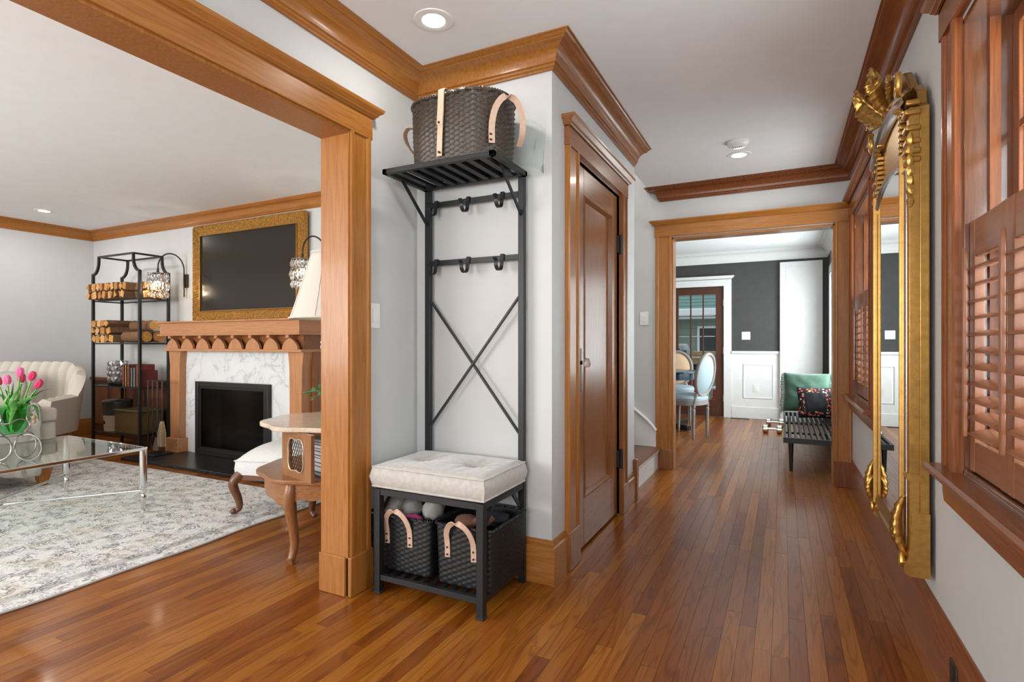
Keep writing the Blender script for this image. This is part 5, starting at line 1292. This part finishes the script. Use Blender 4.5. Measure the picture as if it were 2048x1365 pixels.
# ---- fireplace tool set
ft = thing('fireplace_tools', 'black iron fireplace tool stand by the mantel', 'fireplace tools', (-5.40, 3.155, .03))
fx, fy_ = -5.40, 3.155
MB().box(fx-.10, fy_-.09, .030, fx+.10, fy_+.09, .045).build('base', M_iron, ft, bevel=.003)
MB().cyl((fx, fy_, .045), (fx, fy_, .72), .010, 10).build('pole', M_iron, ft, smooth=True)
MB().bar((fx-.13, fy_-.0, .74), (fx+.13, fy_, .74), .012, .014).build('crossbar', M_iron, ft)
for q, dx in enumerate((-.11, -.035, .04, .115)):
    tl = MB().tube(curve([(fx+dx, fy_-.022, .745), (fx+dx, fy_-.024, .70), (fx+dx, fy_-.024, .58)], 3), .007, 8).build('handle', paint('tool_grip_%d' % q, (.05, .022, .015), .5), ft, smooth=True)
    MB().cyl((fx+dx, fy_-.024, .58), (fx+dx, fy_-.024, .20), .0055, 8).build('shaft', M_iron, tl, smooth=True)
    if q == 0: MB().tube([(fx+dx, fy_-.024, .20), (fx+dx, fy_-.024, .12), (fx+dx+.03, fy_-.03, .14)], .006, 6).build('poker_tip', M_iron, tl, smooth=True)
    if q == 1: MB().tube([(fx+dx, fy_-.024, .20), (fx+dx-.02, fy_-.024, .12), (fx+dx+.01, fy_-.03, .09)], .006, 6).build('tong_tip', M_iron, tl, smooth=True)
    if q == 2: MB().add([(fx+dx-.035, fy_-.02, .20), (fx+dx+.035, fy_-.02, .20), (fx+dx+.045, fy_-.035, .08), (fx+dx-.045, fy_-.035, .08), (fx+dx-.035, fy_-.028, .20), (fx+dx+.035, fy_-.028, .20), (fx+dx+.045, fy_-.043, .08), (fx+dx-.045, fy_-.043, .08)], [(0, 1, 2, 3), (7, 6, 5, 4), (0, 4, 5, 1), (1, 5, 6, 2), (2, 6, 7, 3), (3, 7, 4, 0)]).build('shovel_pan', paint('steel_pan', (.22, .22, .22), .3, metal=.9), tl)
    if q == 3:
        mb = MB()
        for b_ in range(22):
            a = b_*2.4; r = .004+.022*(b_/22); mb.tube([(fx+dx+r*math.cos(a)*.6, fy_-.024+r*math.sin(a)*.6, .36), (fx+dx+r*math.cos(a)*1.5, fy_-.024+r*math.sin(a)*1.5, .25), (fx+dx+r*math.cos(a)*1.3, fy_-.024+r*math.sin(a)*1.3, .12)], .0035, 4)
        mb.build('broom_bristles', paint('straw_bristle', (.42, .30, .18), .9), tl, smooth=True)

# ---- side table with marble top
stb = thing('side_table', 'two tier wooden side table with scalloped marble top', 'side table', (-2.22, 2.25, 0))
TCX, TCY = -2.240, 2.25
WAL = lambda a: wood('walnut', a)
def scallop(r, amp, n=96, rot=.3): return [(TCX+(r+amp*math.cos(8*2*PI*k/n+rot))*math.cos(2*PI*k/n), TCY+(r*.93+amp*math.cos(8*2*PI*k/n+rot))*math.sin(2*PI*k/n)) for k in range(n)]
MB().prism(scallop(.372, .012), 'z', .660, .684).build('marble_top', marble_mat('cream_marble', (.70, .56, .43), (.50, .42, .36), 6, .12), stb, bevel=.006, seg=3)['label'] = 'cream marble top'
MB().prism(scallop(.392, .010), 'z', .405, .428).build('lower_tier', WAL('x'), stb, bevel=.006, seg=3)
pts = scallop(.355, .004)
mb = MB(); n = len(pts); vs = []; fs = []
for k, p in enumerate(pts):
    d = .045+.022*math.cos(4*2*PI*k/n+.4)+.010*math.cos(12*2*PI*k/n); vs += [(p[0], p[1], .405), (p[0], p[1], .330-d+.03), (TCX+(p[0]-TCX)*.94, TCY+(p[1]-TCY)*.94, .330-d+.03), (TCX+(p[0]-TCX)*.94, TCY+(p[1]-TCY)*.94, .405)]
for k in range(n):
    j = (k+1) % n
    for q in range(4): fs.append((k*4+q, k*4+(q+1) % 4, j*4+(q+1) % 4, j*4+q))
mb.add(vs, fs).build('apron', WAL('x'), stb, smooth=True, angle=40)
def cabriole(ax, ay, dx, dy, z1, root, mat, r0=.030, r1=.014, out=.0):
    pth = curve([(ax, ay, z1), (ax+dx*.020, ay+dy*.020, z1*.80), (ax-dx*.002, ay-dy*.002, z1*.52), (ax-dx*.018, ay-dy*.018, z1*.25), (ax+dx*.002, ay+dy*.002, z1*.07), (ax+dx*.020, ay+dy*.020, .012)], 5); n = len(pth)
    rr_ = [r0*(1-.55*(i/(n-1))**.7)+(.004 if i > n-4 else 0) for i in range(n)]
    return MB().tube([tuple(p) for p in pth], rr_, 12).build('leg', mat, root, smooth=True)
for a in (-83, 178, 97, 7):
    ca, sa = math.cos(math.radians(a)), math.sin(math.radians(a)); cabriole(TCX+ca*.335, TCY+sa*.315, ca, sa, .40, stb, WAL('z'), .036)
# lattice panels between the tiers
ang = math.atan2(1.888-1.967, -2.029+2.319); ux, uy = math.cos(ang), math.sin(ang)
def outline(s):   # cut-out, closed wavy shape in panel coords (a across, z up)
    P = []
    for k in range(48):
        t = 2*PI*k/48; P.append((.083*s*math.cos(t)*(1-.20*math.cos(2*t)**2*math.sin(t)**2*0-.16*math.cos(2*t)*0+.10*math.cos(4*t)*-1), .545+.088*s*math.sin(t)*(1-.14*math.cos(4*t))))
    return P
for side, (mx_, my_) in enumerate(((-2.168, 1.935), (-2.275, 2.545))):
    t0 = Vector((mx_, my_)); nrm = Vector((uy, -ux)) * (1 if side == 0 else -1)
    def PT(a, z, d): return (t0.x+ux*a-nrm.x*d, t0.y+uy*a-nrm.y*d, z)
    inn = outline(1); n = len(inn)
    # board with hole: ring of quads between rectangle and outline
    def rect(k):
        t = 2*PI*k/n; c, s = math.cos(t), math.sin(t); m_ = max(abs(c)/.150, abs(s)/.1155); return (c/m_, .5435+s/m_)
    vs = []; fs = []
    for d in (0, .018):
        for k in range(n): vs.append(PT(*rect(k), d))
        for k in range(n): vs.append(PT(*inn[k], d))
    for k in range(n):
        j = (k+1) % n
        fs += [(k, j, n+j, n+k), (2*n+k, 3*n+k, 3*n+j, 2*n+j), (n+k, n+j, 3*n+j, 3*n+k), (k, 2*n+k, 2*n+j, j)]
    pnl = MB().add(vs, fs).build('panel', WAL('z'), stb)
    MB().tube([PT(a, z, -.002) for a, z in inn], .004, 6, closed=True).build('gilt_edge', paint('worn_gilt_%d' % side, (.55, .45, .36), .35, metal=.5), pnl, smooth=True)
    wr = MB()
    for sgn in (1, -1):
        for q in range(-9, 10):
            a0 = q*.022; seg = []
            for h_ in range(25):
                z = .455+.18*h_/24; a = a0+sgn*(z-.545)*.62; th = math.atan2((z-.545)/.088, a/.083); rr_ = math.hypot(a/.083, (z-.545)/.088)
                if rr_ < (1-.12*math.cos(4*th)): seg.append(PT(a, z, .009+.002*sgn))
            if len(seg) > 2: wr.bar(seg[0], seg[-1], .0022, .0022)
    wr.build('lattice', M_bronze, pnl)
# books on the lower tier
for q, (h, w, d, c, lb, r) in enumerate(((.050, .23, .17, (.60, .60, .60), 'pale grey hardback at the bottom of the side table stack', .0), (.040, .22, .16, (.66, .66, .65), 'white hardback second from the bottom of the side table stack', .03), (.034, .22, .16, (.58, .59, .60), 'light grey hardback in the middle of the side table stack', -.03), (.030, .20, .15, (.62, .63, .63), 'white hardback fourth up the side table stack', .05), (.030, .18, .14, (.45, .49, .52), 'blue-grey hardback on top of the side table stack', .0))):
    z = .429+(0, .050, .090, .124, .154)[q]
    t = thing('book', lb, 'book', (-2.105, 2.105, z), ang+r, group='books under the marble top')
    cm = paint('hardback_%d' % q, c, .4, var=.06)
    MB().box(-w/2, -d/2, 0, w/2, d/2, .004).box(-w/2, -d/2, h-.005, w/2, d/2, h-.001).box(-w/2, -d/2, 0, w/2, -d/2+.004, h-.001).build('cover', cm, t, local=True, bevel=.001)
    MB().box(-w/2+.004, -d/2+.004, .004, w/2-.004, d/2-.005, h-.005).build('pages', M_page, t, local=True)
    MB().box(-w/2+.01, -d/2-.001, h*.35, w/2-.02, -d/2+.0005, h*.5).build('spine_band', paint('spine_ink_%d' % q, (.06, .10, .15), .5), t, local=True)

# ---- table lamp
LX, LY = -2.235, 2.262
tl = thing('table_lamp', 'table lamp with bell shaped ivory shade and hanging crystal drops', 'lamp', (LX, LY, .685))
M_shade = paint('ivory_shade_silk', (.66, .60, .53), .8, var=.02, Subsurface_Weight=0.0)
MB().lathe([(.058, 0), (.062, .012), (.03, .03), (.018, .06), (.030, .11), (.036, .16), (.018, .22), (.012, .28), (.022, .31), (.012, .34), (.009, .50)], (LX, LY, .685), 20).build('base', M_crystal if False else M_chrome, tl, smooth=True)
prof = [(.236, 0), (.230, .012), (.195, .12), (.160, .24), (.130, .335), (.122, .365)]
sh = MB().lathe([(r, z) for r, z in prof], (LX, LY, 1.238), 48, cap=False).build('shade', M_shade, tl, smooth=True); s2 = sh.modifiers.new('thick', 'SOLIDIFY'); s2.thickness = .004
for k in range(8):
    a = 2*PI*k/8+.35; MB().tube([(LX+(r+.001)*math.cos(a), LY+(r+.001)*math.sin(a), 1.238+z) for r, z in prof], .0022, 5).build('seam', M_shade, sh, smooth=True)
for zz, r in ((1.240, .236), (1.601, .123)): MB().tube([(LX+r*math.cos(2*PI*q/48), LY+r*math.sin(2*PI*q/48), zz) for q in range(48)], .005, 6, closed=True).build('rim', M_shade, sh, smooth=True)
MB().ball((LX, LY, 1.36), .028, .028, .04, 12, 10).build('bulb', glow('lamp_bulb', (1, .82, .58), 12), tl, smooth=True)
for q in range(6):
    a = 2*PI*q/6+.2; x, y = LX+.075*math.cos(a), LY+.075*math.sin(a)
    MB().tube([(LX, LY, 1.10), ((x+LX)/2, (y+LY)/2, 1.135), (x, y, 1.118)], .004, 6).build('crystal_arm', M_chrome, tl, smooth=True)
    MB().lathe([(.001, 0), (.010, .012), (.008, .024), (.002, .032), (.007, .040), (.002, .050)], (x, y, 1.066), 8).build('crystal_drop', cut_glass, tl)

# ---- leafy plant behind the lamp
pl = thing('potted_plant', 'small green leafy plant on the marble table behind the lamp', 'plant', (-2.33, 2.42, .685))
MB().lathe([(.035, 0), (.045, .03), (.048, .07), (.045, .075), (.040, .07), (.038, .04)], (-2.31, 2.44, .685), 20).build('pot', paint('dark_ceramic', (.06, .07, .08), .3), pl, smooth=True)
M_pl = paint('glossy_green_leaf', (.035, .13, .03), .35, var=.4, scale=20); pr = random.Random(3)
def leafob(p, d, ln, w, root):
    d = Vector(d).normalized(); sd = d.cross(Vector((.3, -.8, .4))).normalized(); nn = d.cross(sd)
    vs = []
    for i, (t, ww) in enumerate(((0, .05), (.25, .75), (.5, 1), (.75, .7), (1, .03))):
        c = Vector(p)+d*ln*t+nn*(.10*ln*t*t)
        vs += [tuple(c-sd*w*ww+nn*w*.25*ww), tuple(c), tuple(c+sd*w*ww+nn*w*.25*ww)]
    fs = [(i*3+q, i*3+q+1, i*3+q+4, i*3+q+3) for i in range(4) for q in range(2)]
    MB().add(vs, fs).build('leaf', M_pl, root, smooth=True, angle=80)
for sidx, (tip, nlf) in enumerate((((-2.70, 2.45, .79), 8), ((-2.58, 2.52, .92), 11), ((-2.64, 2.47, .76), 7), ((-2.55, 2.52, .85), 9))):
    st_ = [Vector((-2.31, 2.44, .75)), Vector(((-2.31+tip[0])/2, (2.44+tip[1])/2, (.79+tip[2])/2+.02)), Vector(tip)]
    pth = curve(st_, 6); MB().tube([tuple(p) for p in pth], .003, 5).build('stem', paint('plant_stem_%d' % sidx, (.06, .12, .03), .6), pl, smooth=True)
    for q in range(nlf):
        p = pth[min(len(pth)-1, 2+int(q*(len(pth)-2)/nlf))]; leafob(p, (pr.uniform(-1, 1), pr.uniform(-.5, .5), pr.uniform(-.1, .9)), pr.uniform(.045, .07), pr.uniform(.010, .016), pl)

# ---- white upholstered footstool
fa = math.atan2(.157, .473)
fst = thing('footstool', 'white damask footstool with carved cabriole legs at the rug edge', 'stool', (-2.95, 2.62, 0), fa)
M_dam = paint('white_damask', (.66, .66, .64), .7, var=.06, scale=26, bump=.25, bscale=30)
vs = []; fs = []; nu, nv = 28, 24; w2, d2 = .265, .24
for j in range(nv+1):
    for i in range(nu+1):
        u, v = -1+2*i/nu, -1+2*j/nv; h = .355+.095*(1-abs(u)**3.0)**.6*(1-abs(v)**3.0)**.6; vs.append((u*w2, v*d2, h))
for j in range(nv):
    for i in range(nu): a = j*(nu+1)+i; fs.append((a, a+1, a+nu+2, a+nu+1))
lp = [i for i in range(nu+1)] + [j*(nu+1)+nu for j in range(1, nv+1)] + [nv*(nu+1)+nu-i for i in range(1, nu+1)] + [(nv-j)*(nu+1) for j in range(1, nv)]
N = len(vs)
for zz, s in ((.30, 1.02), (.245, 1.0)):
    for i in lp: vs.append((vs[i][0]*s, vs[i][1]*s, zz + (.018*abs(math.sin(vs[i][0]*9)) if zz < .28 else 0)))
Lp = len(lp)
for k in range(Lp):
    j = (k+1) % Lp; fs.append((lp[k], lp[j], N+j, N+k)); fs.append((N+k, N+j, N+Lp+j, N+Lp+k))
fs.append(tuple(N+Lp+k for k in range(Lp)))
MB().add(vs, fs).build('seat', M_dam, fst, local=True, smooth=True, angle=50)
MB().tube([(vs[i][0]*1.02, vs[i][1]*1.02, .352) for i in lp], .004, 6, closed=True).build('piping', M_dam, fst, local=True, smooth=True)
MB().box(-w2+.01, -d2+.005, .225, w2-.01, -d2+.025, .262).box(-w2+.01, d2-.025, .225, w2-.01, d2-.005, .262).box(-w2+.005, -d2+.01, .225, -w2+.025, d2-.01, .262).box(w2-.025, -d2+.01, .225, w2-.005, d2-.01, .262).build('seat_rail', wood('tread', 'x'), fst, local=True, bevel=.004)
for sx in (-1, 1):
    for sy in (-1, 1):
        pth = curve([(sx*(w2-.02), sy*(d2-.02), .265), (sx*(w2+.012), sy*(d2+.008), .205), (sx*(w2-.012), sy*(d2-.010), .11), (sx*(w2-.018), sy*(d2-.014), .05), (sx*(w2+.008), sy*(d2+.005), .024)], 5); n = len(pth)
        lg = MB().tube([tuple(p) for p in pth], [.034*(1-.62*i/(n-1)) for i in range(n)], 12).build('leg', wood('tread', 'z'), fst, local=True, smooth=True)
        MB().ball((sx*(w2+.010), sy*(d2+.006), .032), .021, .021, .019, 12, 8).build('scroll_foot', wood('tread', 'z'), lg, local=True, smooth=True)
# ================================================================== DINING ROOM
# ---- round pedestal table
dt = thing('dining_table', 'round midnight blue pedestal table behind the opening', 'table', (-1.42, 7.30, 0))
M_navy = paint('midnight_blue_lacquer', (.012, .030, .045), .18, var=.1)
DC = (-1.42, 7.30, 0)
MB().lathe([(.46, .725), (.475, .730), (.475, .745), (.465, .75), (.001, .75)], DC, 48).build('table_top', M_navy, dt, smooth=True)
MB().lathe([(.40, .64), (.40, .725)], DC, 48).build('apron', M_navy, dt, smooth=True)
MB().lathe([(.10, .06), (.06, .10), (.045, .2), (.07, .32), (.05, .45), (.06, .6), (.12, .64)], DC, 24).build('pedestal', M_iron, dt, smooth=True)
for k in range(4):
    a = math.radians(-33+90*k); ca, sa = math.cos(a), math.sin(a)
    MB().bar((DC[0], DC[1], .045), (DC[0]+ca*.44, DC[1]+sa*.44, .045), .075, .065).build('foot', M_iron, dt, bevel=.006)

# ---- oval back chairs
M_cw = paint('greywashed_wood', (.25, .23, .22), .5, var=.15, scale=12)
M_cb = paint('powder_blue_fabric', (.30, .39, .43), .7, var=.03, scale=20)
M_cc = paint('natural_cane', (.62, .42, .26), .7, var=.08, scale=60, bump=.3, bscale=120)
def oval_chair(label, x, y, rz, back_mat):
    c = thing('oval_back_chair', label, 'chair', (x, y, 0), rz, group='oval back dining chairs')
    for sx in (-1, 1):
        for sy, tz in ((-1, 0), (1, 1)):
            MB().lathe([(.010, 0), (.014, .02), (.011, .035), (.018, .06), (.015, .07), (.022, .30), (.024, .335), (.016, .345), (.024, .36), (.024, .40)], (sx*(.215 if sy < 0 else .165), sy*.20, 0), 12).build('leg', M_cw, c, local=True, smooth=True)
    n = 32; pl = []
    for k in range(n):
        t = 2*PI*k/n; pl.append((.255*abs(math.cos(t))**.7*math.copysign(1, math.cos(t))*(1-.10*math.sin(t)), .245*abs(math.sin(t))**.7*math.copysign(1, math.sin(t))))
    MB().prism(pl, 'z', .385, .440).build('seat_rail', M_cw, c, local=True, smooth=True)
    vs = []; fs = []
    for j, (s, z) in enumerate(((1.0, .438), (1.02, .465), (.97, .492), (.80, .505), (.4, .512), (.01, .514))):
        for p in pl: vs.append((p[0]*s, p[1]*s, z))
    for j in range(5):
        for k in range(n): fs.append((j*n+k, j*n+(k+1) % n, (j+1)*n+(k+1) % n, (j+1)*n+k))
    MB().add(vs, fs).build('seat', M_cb, c, local=True, smooth=True)
    lean = lambda z: .215+.16*max(0, z-.45)
    ov = [(.205*math.cos(2*PI*k/40), .735+.245*math.sin(2*PI*k/40)) for k in range(40)]
    MB().tube([(a, lean(z), z) for a, z in ov], .022, 10, closed=True).build('back_frame', M_cw, c, local=True, smooth=True)
    vs = []; fs = []
    for side in (0, 1):
        for s, d in ((1, 0), (.8, .022), (.4, .03), (.02, .032)):
            for a, z in ov:
                zz = .735+(z-.735)*s*.94; vs.append((a*s*.94, lean(zz)+(d if side else -d), zz))
    for side in (0, 1):
        for j in range(3):
            for k in range(40): b = side*160; fs.append((b+j*40+k, b+j*40+(k+1) % 40, b+(j+1)*40+(k+1) % 40, b+(j+1)*40+k))
    MB().add(vs, fs).build('back_pad', back_mat, c, local=True, smooth=True)
    for sx in (-1, 1): MB().tube([(sx*.155, .205, .40), (sx*.15, .212, .46), (sx*.12, .222, .53)], .020, 8).build('back_post', M_cw, c, local=True, smooth=True)
    return c
oval_chair('pale blue oval back chair seen from behind at the dining table', -1.055, 6.745, math.radians(-110), M_cb)
oval_chair('cane oval back chair on the far side of the dining table', -1.375, 7.98, math.radians(4), M_cc)

# ---- slatted bench with pillows
bn = thing('slatted_bench', 'low black slatted bench under the dining window', 'bench', (.26, 6.1, 0))
BX0, BX1, BY0, BY1, BZ = .002, .50, 5.17, 7.15, .300
MB().box(BX0, BY0, BZ-.045, BX1, BY0+.030, BZ).build('end_rail', M_black, bn, bevel=.002)
MB().box(BX0, BY1-.030, BZ-.045, BX1, BY1, BZ).build('end_rail', M_black, bn, bevel=.002)
for k in range(12):
    xx = BX0+.012+k*(BX1-BX0-.024)/11
    MB().box(xx-.010, BY0+.03, BZ-.032, xx+.010, BY1-.03, BZ-.001).build('slat', M_black, bn)
for yy in (5.75, 6.45): MB().box(BX0+.004, yy-.015, BZ-.050, BX1-.004, yy+.015, BZ-.032).build('cross_rail', M_black, bn)
for xx in (BX0+.060, BX1-.06):
    for yy in (BY0+.04, BY1-.06):
        lg = MB().cyl((xx, yy, BZ-.045), (xx, yy, .012), .020, 12, .012).build('leg', M_black, bn, smooth=True)
        MB().cyl((xx, yy, .012), (xx, yy, 0), .0125, 10).build('foot_cap', M_chrome, lg, smooth=True)
def pillow_mesh(w, h, t, n=22, wob=.01, seed=0):
    vs = []; fs = []
    for side in (1, -1):
        for j in range(n+1):
            for i in range(n+1):
                u, v = -1+2*i/n, -1+2*j/n; q = (1-abs(u)**2.4)*(1-abs(v)**2.4)
                pu = u*(1-.06*(1-v*v)*abs(u)**3*0-.05*(1-abs(v))*abs(u)); pv = v*(1-.05*(1-abs(u))*abs(v))
                vs.append((pu*w/2, side*t/2*max(0, q)**.45 + wob*noise.noise(Vector((u*3, v*3, seed+side)))*q, pv*h/2))
    N = (n+1)**2
    for s in (0, 1):
        for j in range(n):
            for i in range(n): a = s*N+j*(n+1)+i; fs.append((a, a+1, a+n+2, a+n+1))
    return vs, fs
gp_ = thing('velvet_pillow', 'large green velvet pillow with fringed ends on the bench', 'pillow', (.235, 6.87, .556), math.radians(-4)); gp_.rotation_euler = (math.radians(-14), 0, math.radians(-4))
vs, fs = pillow_mesh(.46, .44, .17, wob=.02, seed=2)
M_green = velvet('sage_velvet', (.055, .125, .085))
MB().add(vs, fs).build('body', M_green, gp_, local=True, smooth=True, angle=80)
fr = MB(); r5 = random.Random(9)
for k in range(60):
    z = -.22+.44*k/59
    for sx in (-1, 1): fr.tube([(sx*.215, 0, z), (sx*(.245+r5.random()*.012), -.01+r5.random()*.02, z-.012), (sx*(.250+r5.random()*.014), -.01+r5.random()*.02, z-.035)], .003, 4)
fr.build('fringe', paint('green_fringe', (.16, .22, .15), .9), gp_, local=True, smooth=True)
def emb_mat():
    m, nt, n, l, b = nodes('embroidered_black')
    tc = n.new('ShaderNodeTexCoord'); sp_ = n.new('ShaderNodeSeparateXYZ'); l.new(tc.outputs['Object'], sp_.inputs[0])
    def M_(op, a, b_=None, v=None):
        q = n.new('ShaderNodeMath'); q.operation = op
        for i, s in enumerate((a, b_)):
            if s is None: continue
            if isinstance(s, (int, float)): q.inputs[i].default_value = s
            else: l.new(s, q.inputs[i])
        return q.outputs[0]
    ax = M_('ABSOLUTE', M_('ADD', sp_.outputs[0], .005)); az = M_('ABSOLUTE', sp_.outputs[2])
    mxd = M_('MAXIMUM', M_('DIVIDE', ax, .155), M_('DIVIDE', az, .150))
    inb = M_('MULTIPLY', M_('GREATER_THAN', mxd, .66), M_('LESS_THAN', mxd, .97))
    vo = n.new('ShaderNodeTexVoronoi'); vo.inputs['Scale'].default_value = 38; l.new(tc.outputs['Object'], vo.inputs[0])
    pet = M_('LESS_THAN', vo.outputs['Distance'], .42)
    colr = ramp(n, [(.0, (.75, .12, .05)), (.5, (.80, .22, .10)), (.62, (.62, .50, .42)), (1, (.55, .50, .46))]); colr.color_ramp.interpolation = 'CONSTANT'
    sc_ = n.new('ShaderNodeSeparateColor'); l.new(vo.outputs['Color'], sc_.inputs[0]); l.new(sc_.outputs[0], colr.inputs[0])
    mx = n.new('ShaderNodeMix'); mx.data_type = 'RGBA'; mx.inputs[6].default_value = (.010, .010, .014, 1); l.new(M_('MULTIPLY', inb, pet), mx.inputs[0]); l.new(colr.outputs[0], mx.inputs[7])
    l.new(mx.outputs[2], b.inputs['Base Color']); setp(b, Roughness=.85); return m
ep = thing('embroidered_pillow', 'black pillow with coral flower embroidery border on the bench', 'pillow', (.30, 6.52, .480), math.radians(8)); ep.rotation_euler = (math.radians(-16), 0, math.radians(10))
vs, fs = pillow_mesh(.33, .33, .12, wob=.008, seed=5)
MB().add(vs, fs).build('body', emb_mat(), ep, local=True, smooth=True, angle=80)
wp = thing('white_pillow', 'pale aqua pillow tucked behind the green velvet one', 'pillow', (.40, 7.06, .50)); wp.rotation_euler = (math.radians(-12), 0, math.radians(-14))
vs, fs = pillow_mesh(.30, .38, .09, seed=8)
MB().add(vs, fs).build('body', paint('pale_aqua_linen', (.60, .72, .73), .8), wp, local=True, smooth=True, angle=80)
# chrome dumbbells on the floor
for (x, y, lb) in ((-.115, 7.38, 'nearer chrome dumbbell standing on the floor beside the bench'), (-.095, 8.05, 'farther chrome dumbbell on the floor behind the bench')):
    t = thing('dumbbell', lb, 'dumbbell', (x, y, 0), 0, group='chrome dumbbells')
    for sx in (-1, 1): MB().tube([(x+sx*.045, y, .055), (x+sx*.055, y, .055), (x+sx*.10, y, .055), (x+sx*.11, y, .055)], [.045, .055, .055, .042], 16).build('weight', M_chrome, t, smooth=True)
    MB().cyl((x-.05, y, .055), (x+.05, y, .055), .015, 12).build('grip', M_chrome, t, smooth=True)
# floor register
fv = thing('floor_vent', 'dark metal floor register along the wainscot', 'vent', (-.565, 8.60, 0))
MB().box(-.69, 8.575, 0, -.44, 8.655, .004).build('frame', M_bronze, fv)
for k in range(9): MB().box(-.68+.026*k, 8.582, .004, -.666+.026*k, 8.648, .007).build('slat', M_iron, fv)

# ================================================================== OUTSIDE THE FRENCH DOOR
struct('ground_outside', MB().box(-9, 8.86, -.40, 6, 22, -.20), paint('patio_concrete', (.34, .33, .31), .8, var=.1, scale=2, bump=.2, bscale=20), 'pale concrete patio outside the french door')
nh = thing('garden_house', 'sage green outbuilding with teal shingle roof beyond the french door', 'building', (-2.0, 14, -.2), kind='thing')
M_sid = paint('sage_siding', (.20, .26, .20), .6, var=.06)
for k in range(14): MB().box(-6.5, 13.0+.006*(k % 2), -.2+.15*k, 2.0, 13.06, -.2+.15*k+.147).build('siding_board', M_sid, nh)
MB().box(-6.5, 13.06, -.2, 2.0, 16, 1.80).build('wall', M_sid, nh)
M_sh = paint('teal_shingle', (.13, .22, .20), .8, var=.25, scale=14, bump=.6, bscale=25)
for k in range(18):
    y0 = 12.6+k*.14; z0 = 1.86+k*.085
    MB().add([(-6.9, y0, z0), (2.4, y0, z0), (2.4, y0+.20, z0+.100), (-6.9, y0+.20, z0+.100), (-6.9, y0, z0+.02), (2.4, y0, z0+.02), (2.4, y0+.2, z0+.115), (-6.9, y0+.2, z0+.115)], [(3, 2, 1, 0), (4, 5, 6, 7), (0, 1, 5, 4), (1, 2, 6, 5), (2, 3, 7, 6), (3, 0, 4, 7)]).build('shingle_course', M_sh, nh)
MB().box(-6.9, 12.52, 1.72, 2.4, 12.60, 1.88).build('gutter', M_white, nh, bevel=.02)
MB().box(-6.9, 12.60, 1.66, 2.4, 13.0, 1.70).build('soffit', M_white, nh)
wq = MB().box(-1.75, 12.97, .75, -1.10, 13.01, 1.50).build('window', M_white, nh); MB().box(-1.70, 12.965, .80, -1.15, 12.972, 1.45).build('pane', paint('dark_window', (.03, .04, .035), .1), wq)
MB().box(-2.35, 12.95, -.2, -2.20, 13.0, 1.66).build('downspout', M_sid, nh)
gc = thing('covered_grill', 'grill under a grey fitted cover on the patio', 'grill', (-2.02, 11.6, -.2))
M_cov = paint('grey_canvas', (.36, .38, .39), .7, var=.08, scale=6, bump=.2, bscale=20)
MB().prism([(-2.36, -.2), (-1.74, -.2), (-1.72, .95), (-1.78, 1.10), (-2.32, 1.10), (-2.38, .95)], 'y', 11.3, 11.8).build('cover', M_cov, gc, bevel=.04, seg=3)
MB().box(-2.36, 11.29, .93, -1.73, 11.81, .97).build('strap', paint('cover_strap', (.10, .11, .12), .7), gc)
pb = thing('wooden_planter', 'tan wooden planter box on a stand in the patio', 'planter', (-1.33, 11.3, -.2))
M_tan = paint('weathered_cedar', (.40, .27, .13), .75, var=.2, scale=10)
for k in range(3): MB().box(-1.60, 11.1, .70+.085*k, -1.02, 11.14, .78+.085*k).build('board', M_tan, pb, bevel=.004)
MB().box(-1.60, 11.14, .70, -1.02, 11.5, .95).build('box', M_tan, pb)
for xx in (-1.58, -1.08): MB().box(xx, 11.15, -.2, xx+.05, 11.45, .70).build('leg', M_iron, pb)
M_redp = paint('red_outdoor_fabric', (.50, .035, .02), .6, var=.2, scale=8)
def patio_chair(label, x, y):
    t = thing('patio_chair', label, 'chair', (x, y, -.2), group='red patio chairs')
    for k in range(5): MB().box(x-.24+.10*k, y+.18, .15, x-.16+.10*k, y+.21, .62).build('back_slat', M_redp, t, bevel=.004)
    MB().box(x-.26, y-.25, .12, x+.28, y+.22, .16).build('seat', M_redp, t, bevel=.006)
    for sx in (-.24, .22):
        for sy in (-.23, .17): MB().box(x+sx, y+sy, -.2, x+sx+.04, y+sy+.04, .30 if sy < 0 else .15).build('leg', M_redp, t)
        MB().box(x+sx-.02, y-.26, .30, x+sx+.06, y+.22, .33).build('arm', M_white, t)
patio_chair('red slatted patio chair near the french door', -1.50, 9.9)
patio_chair('red slatted patio chair on the wainscot side of the french door', -.86, 10.3)
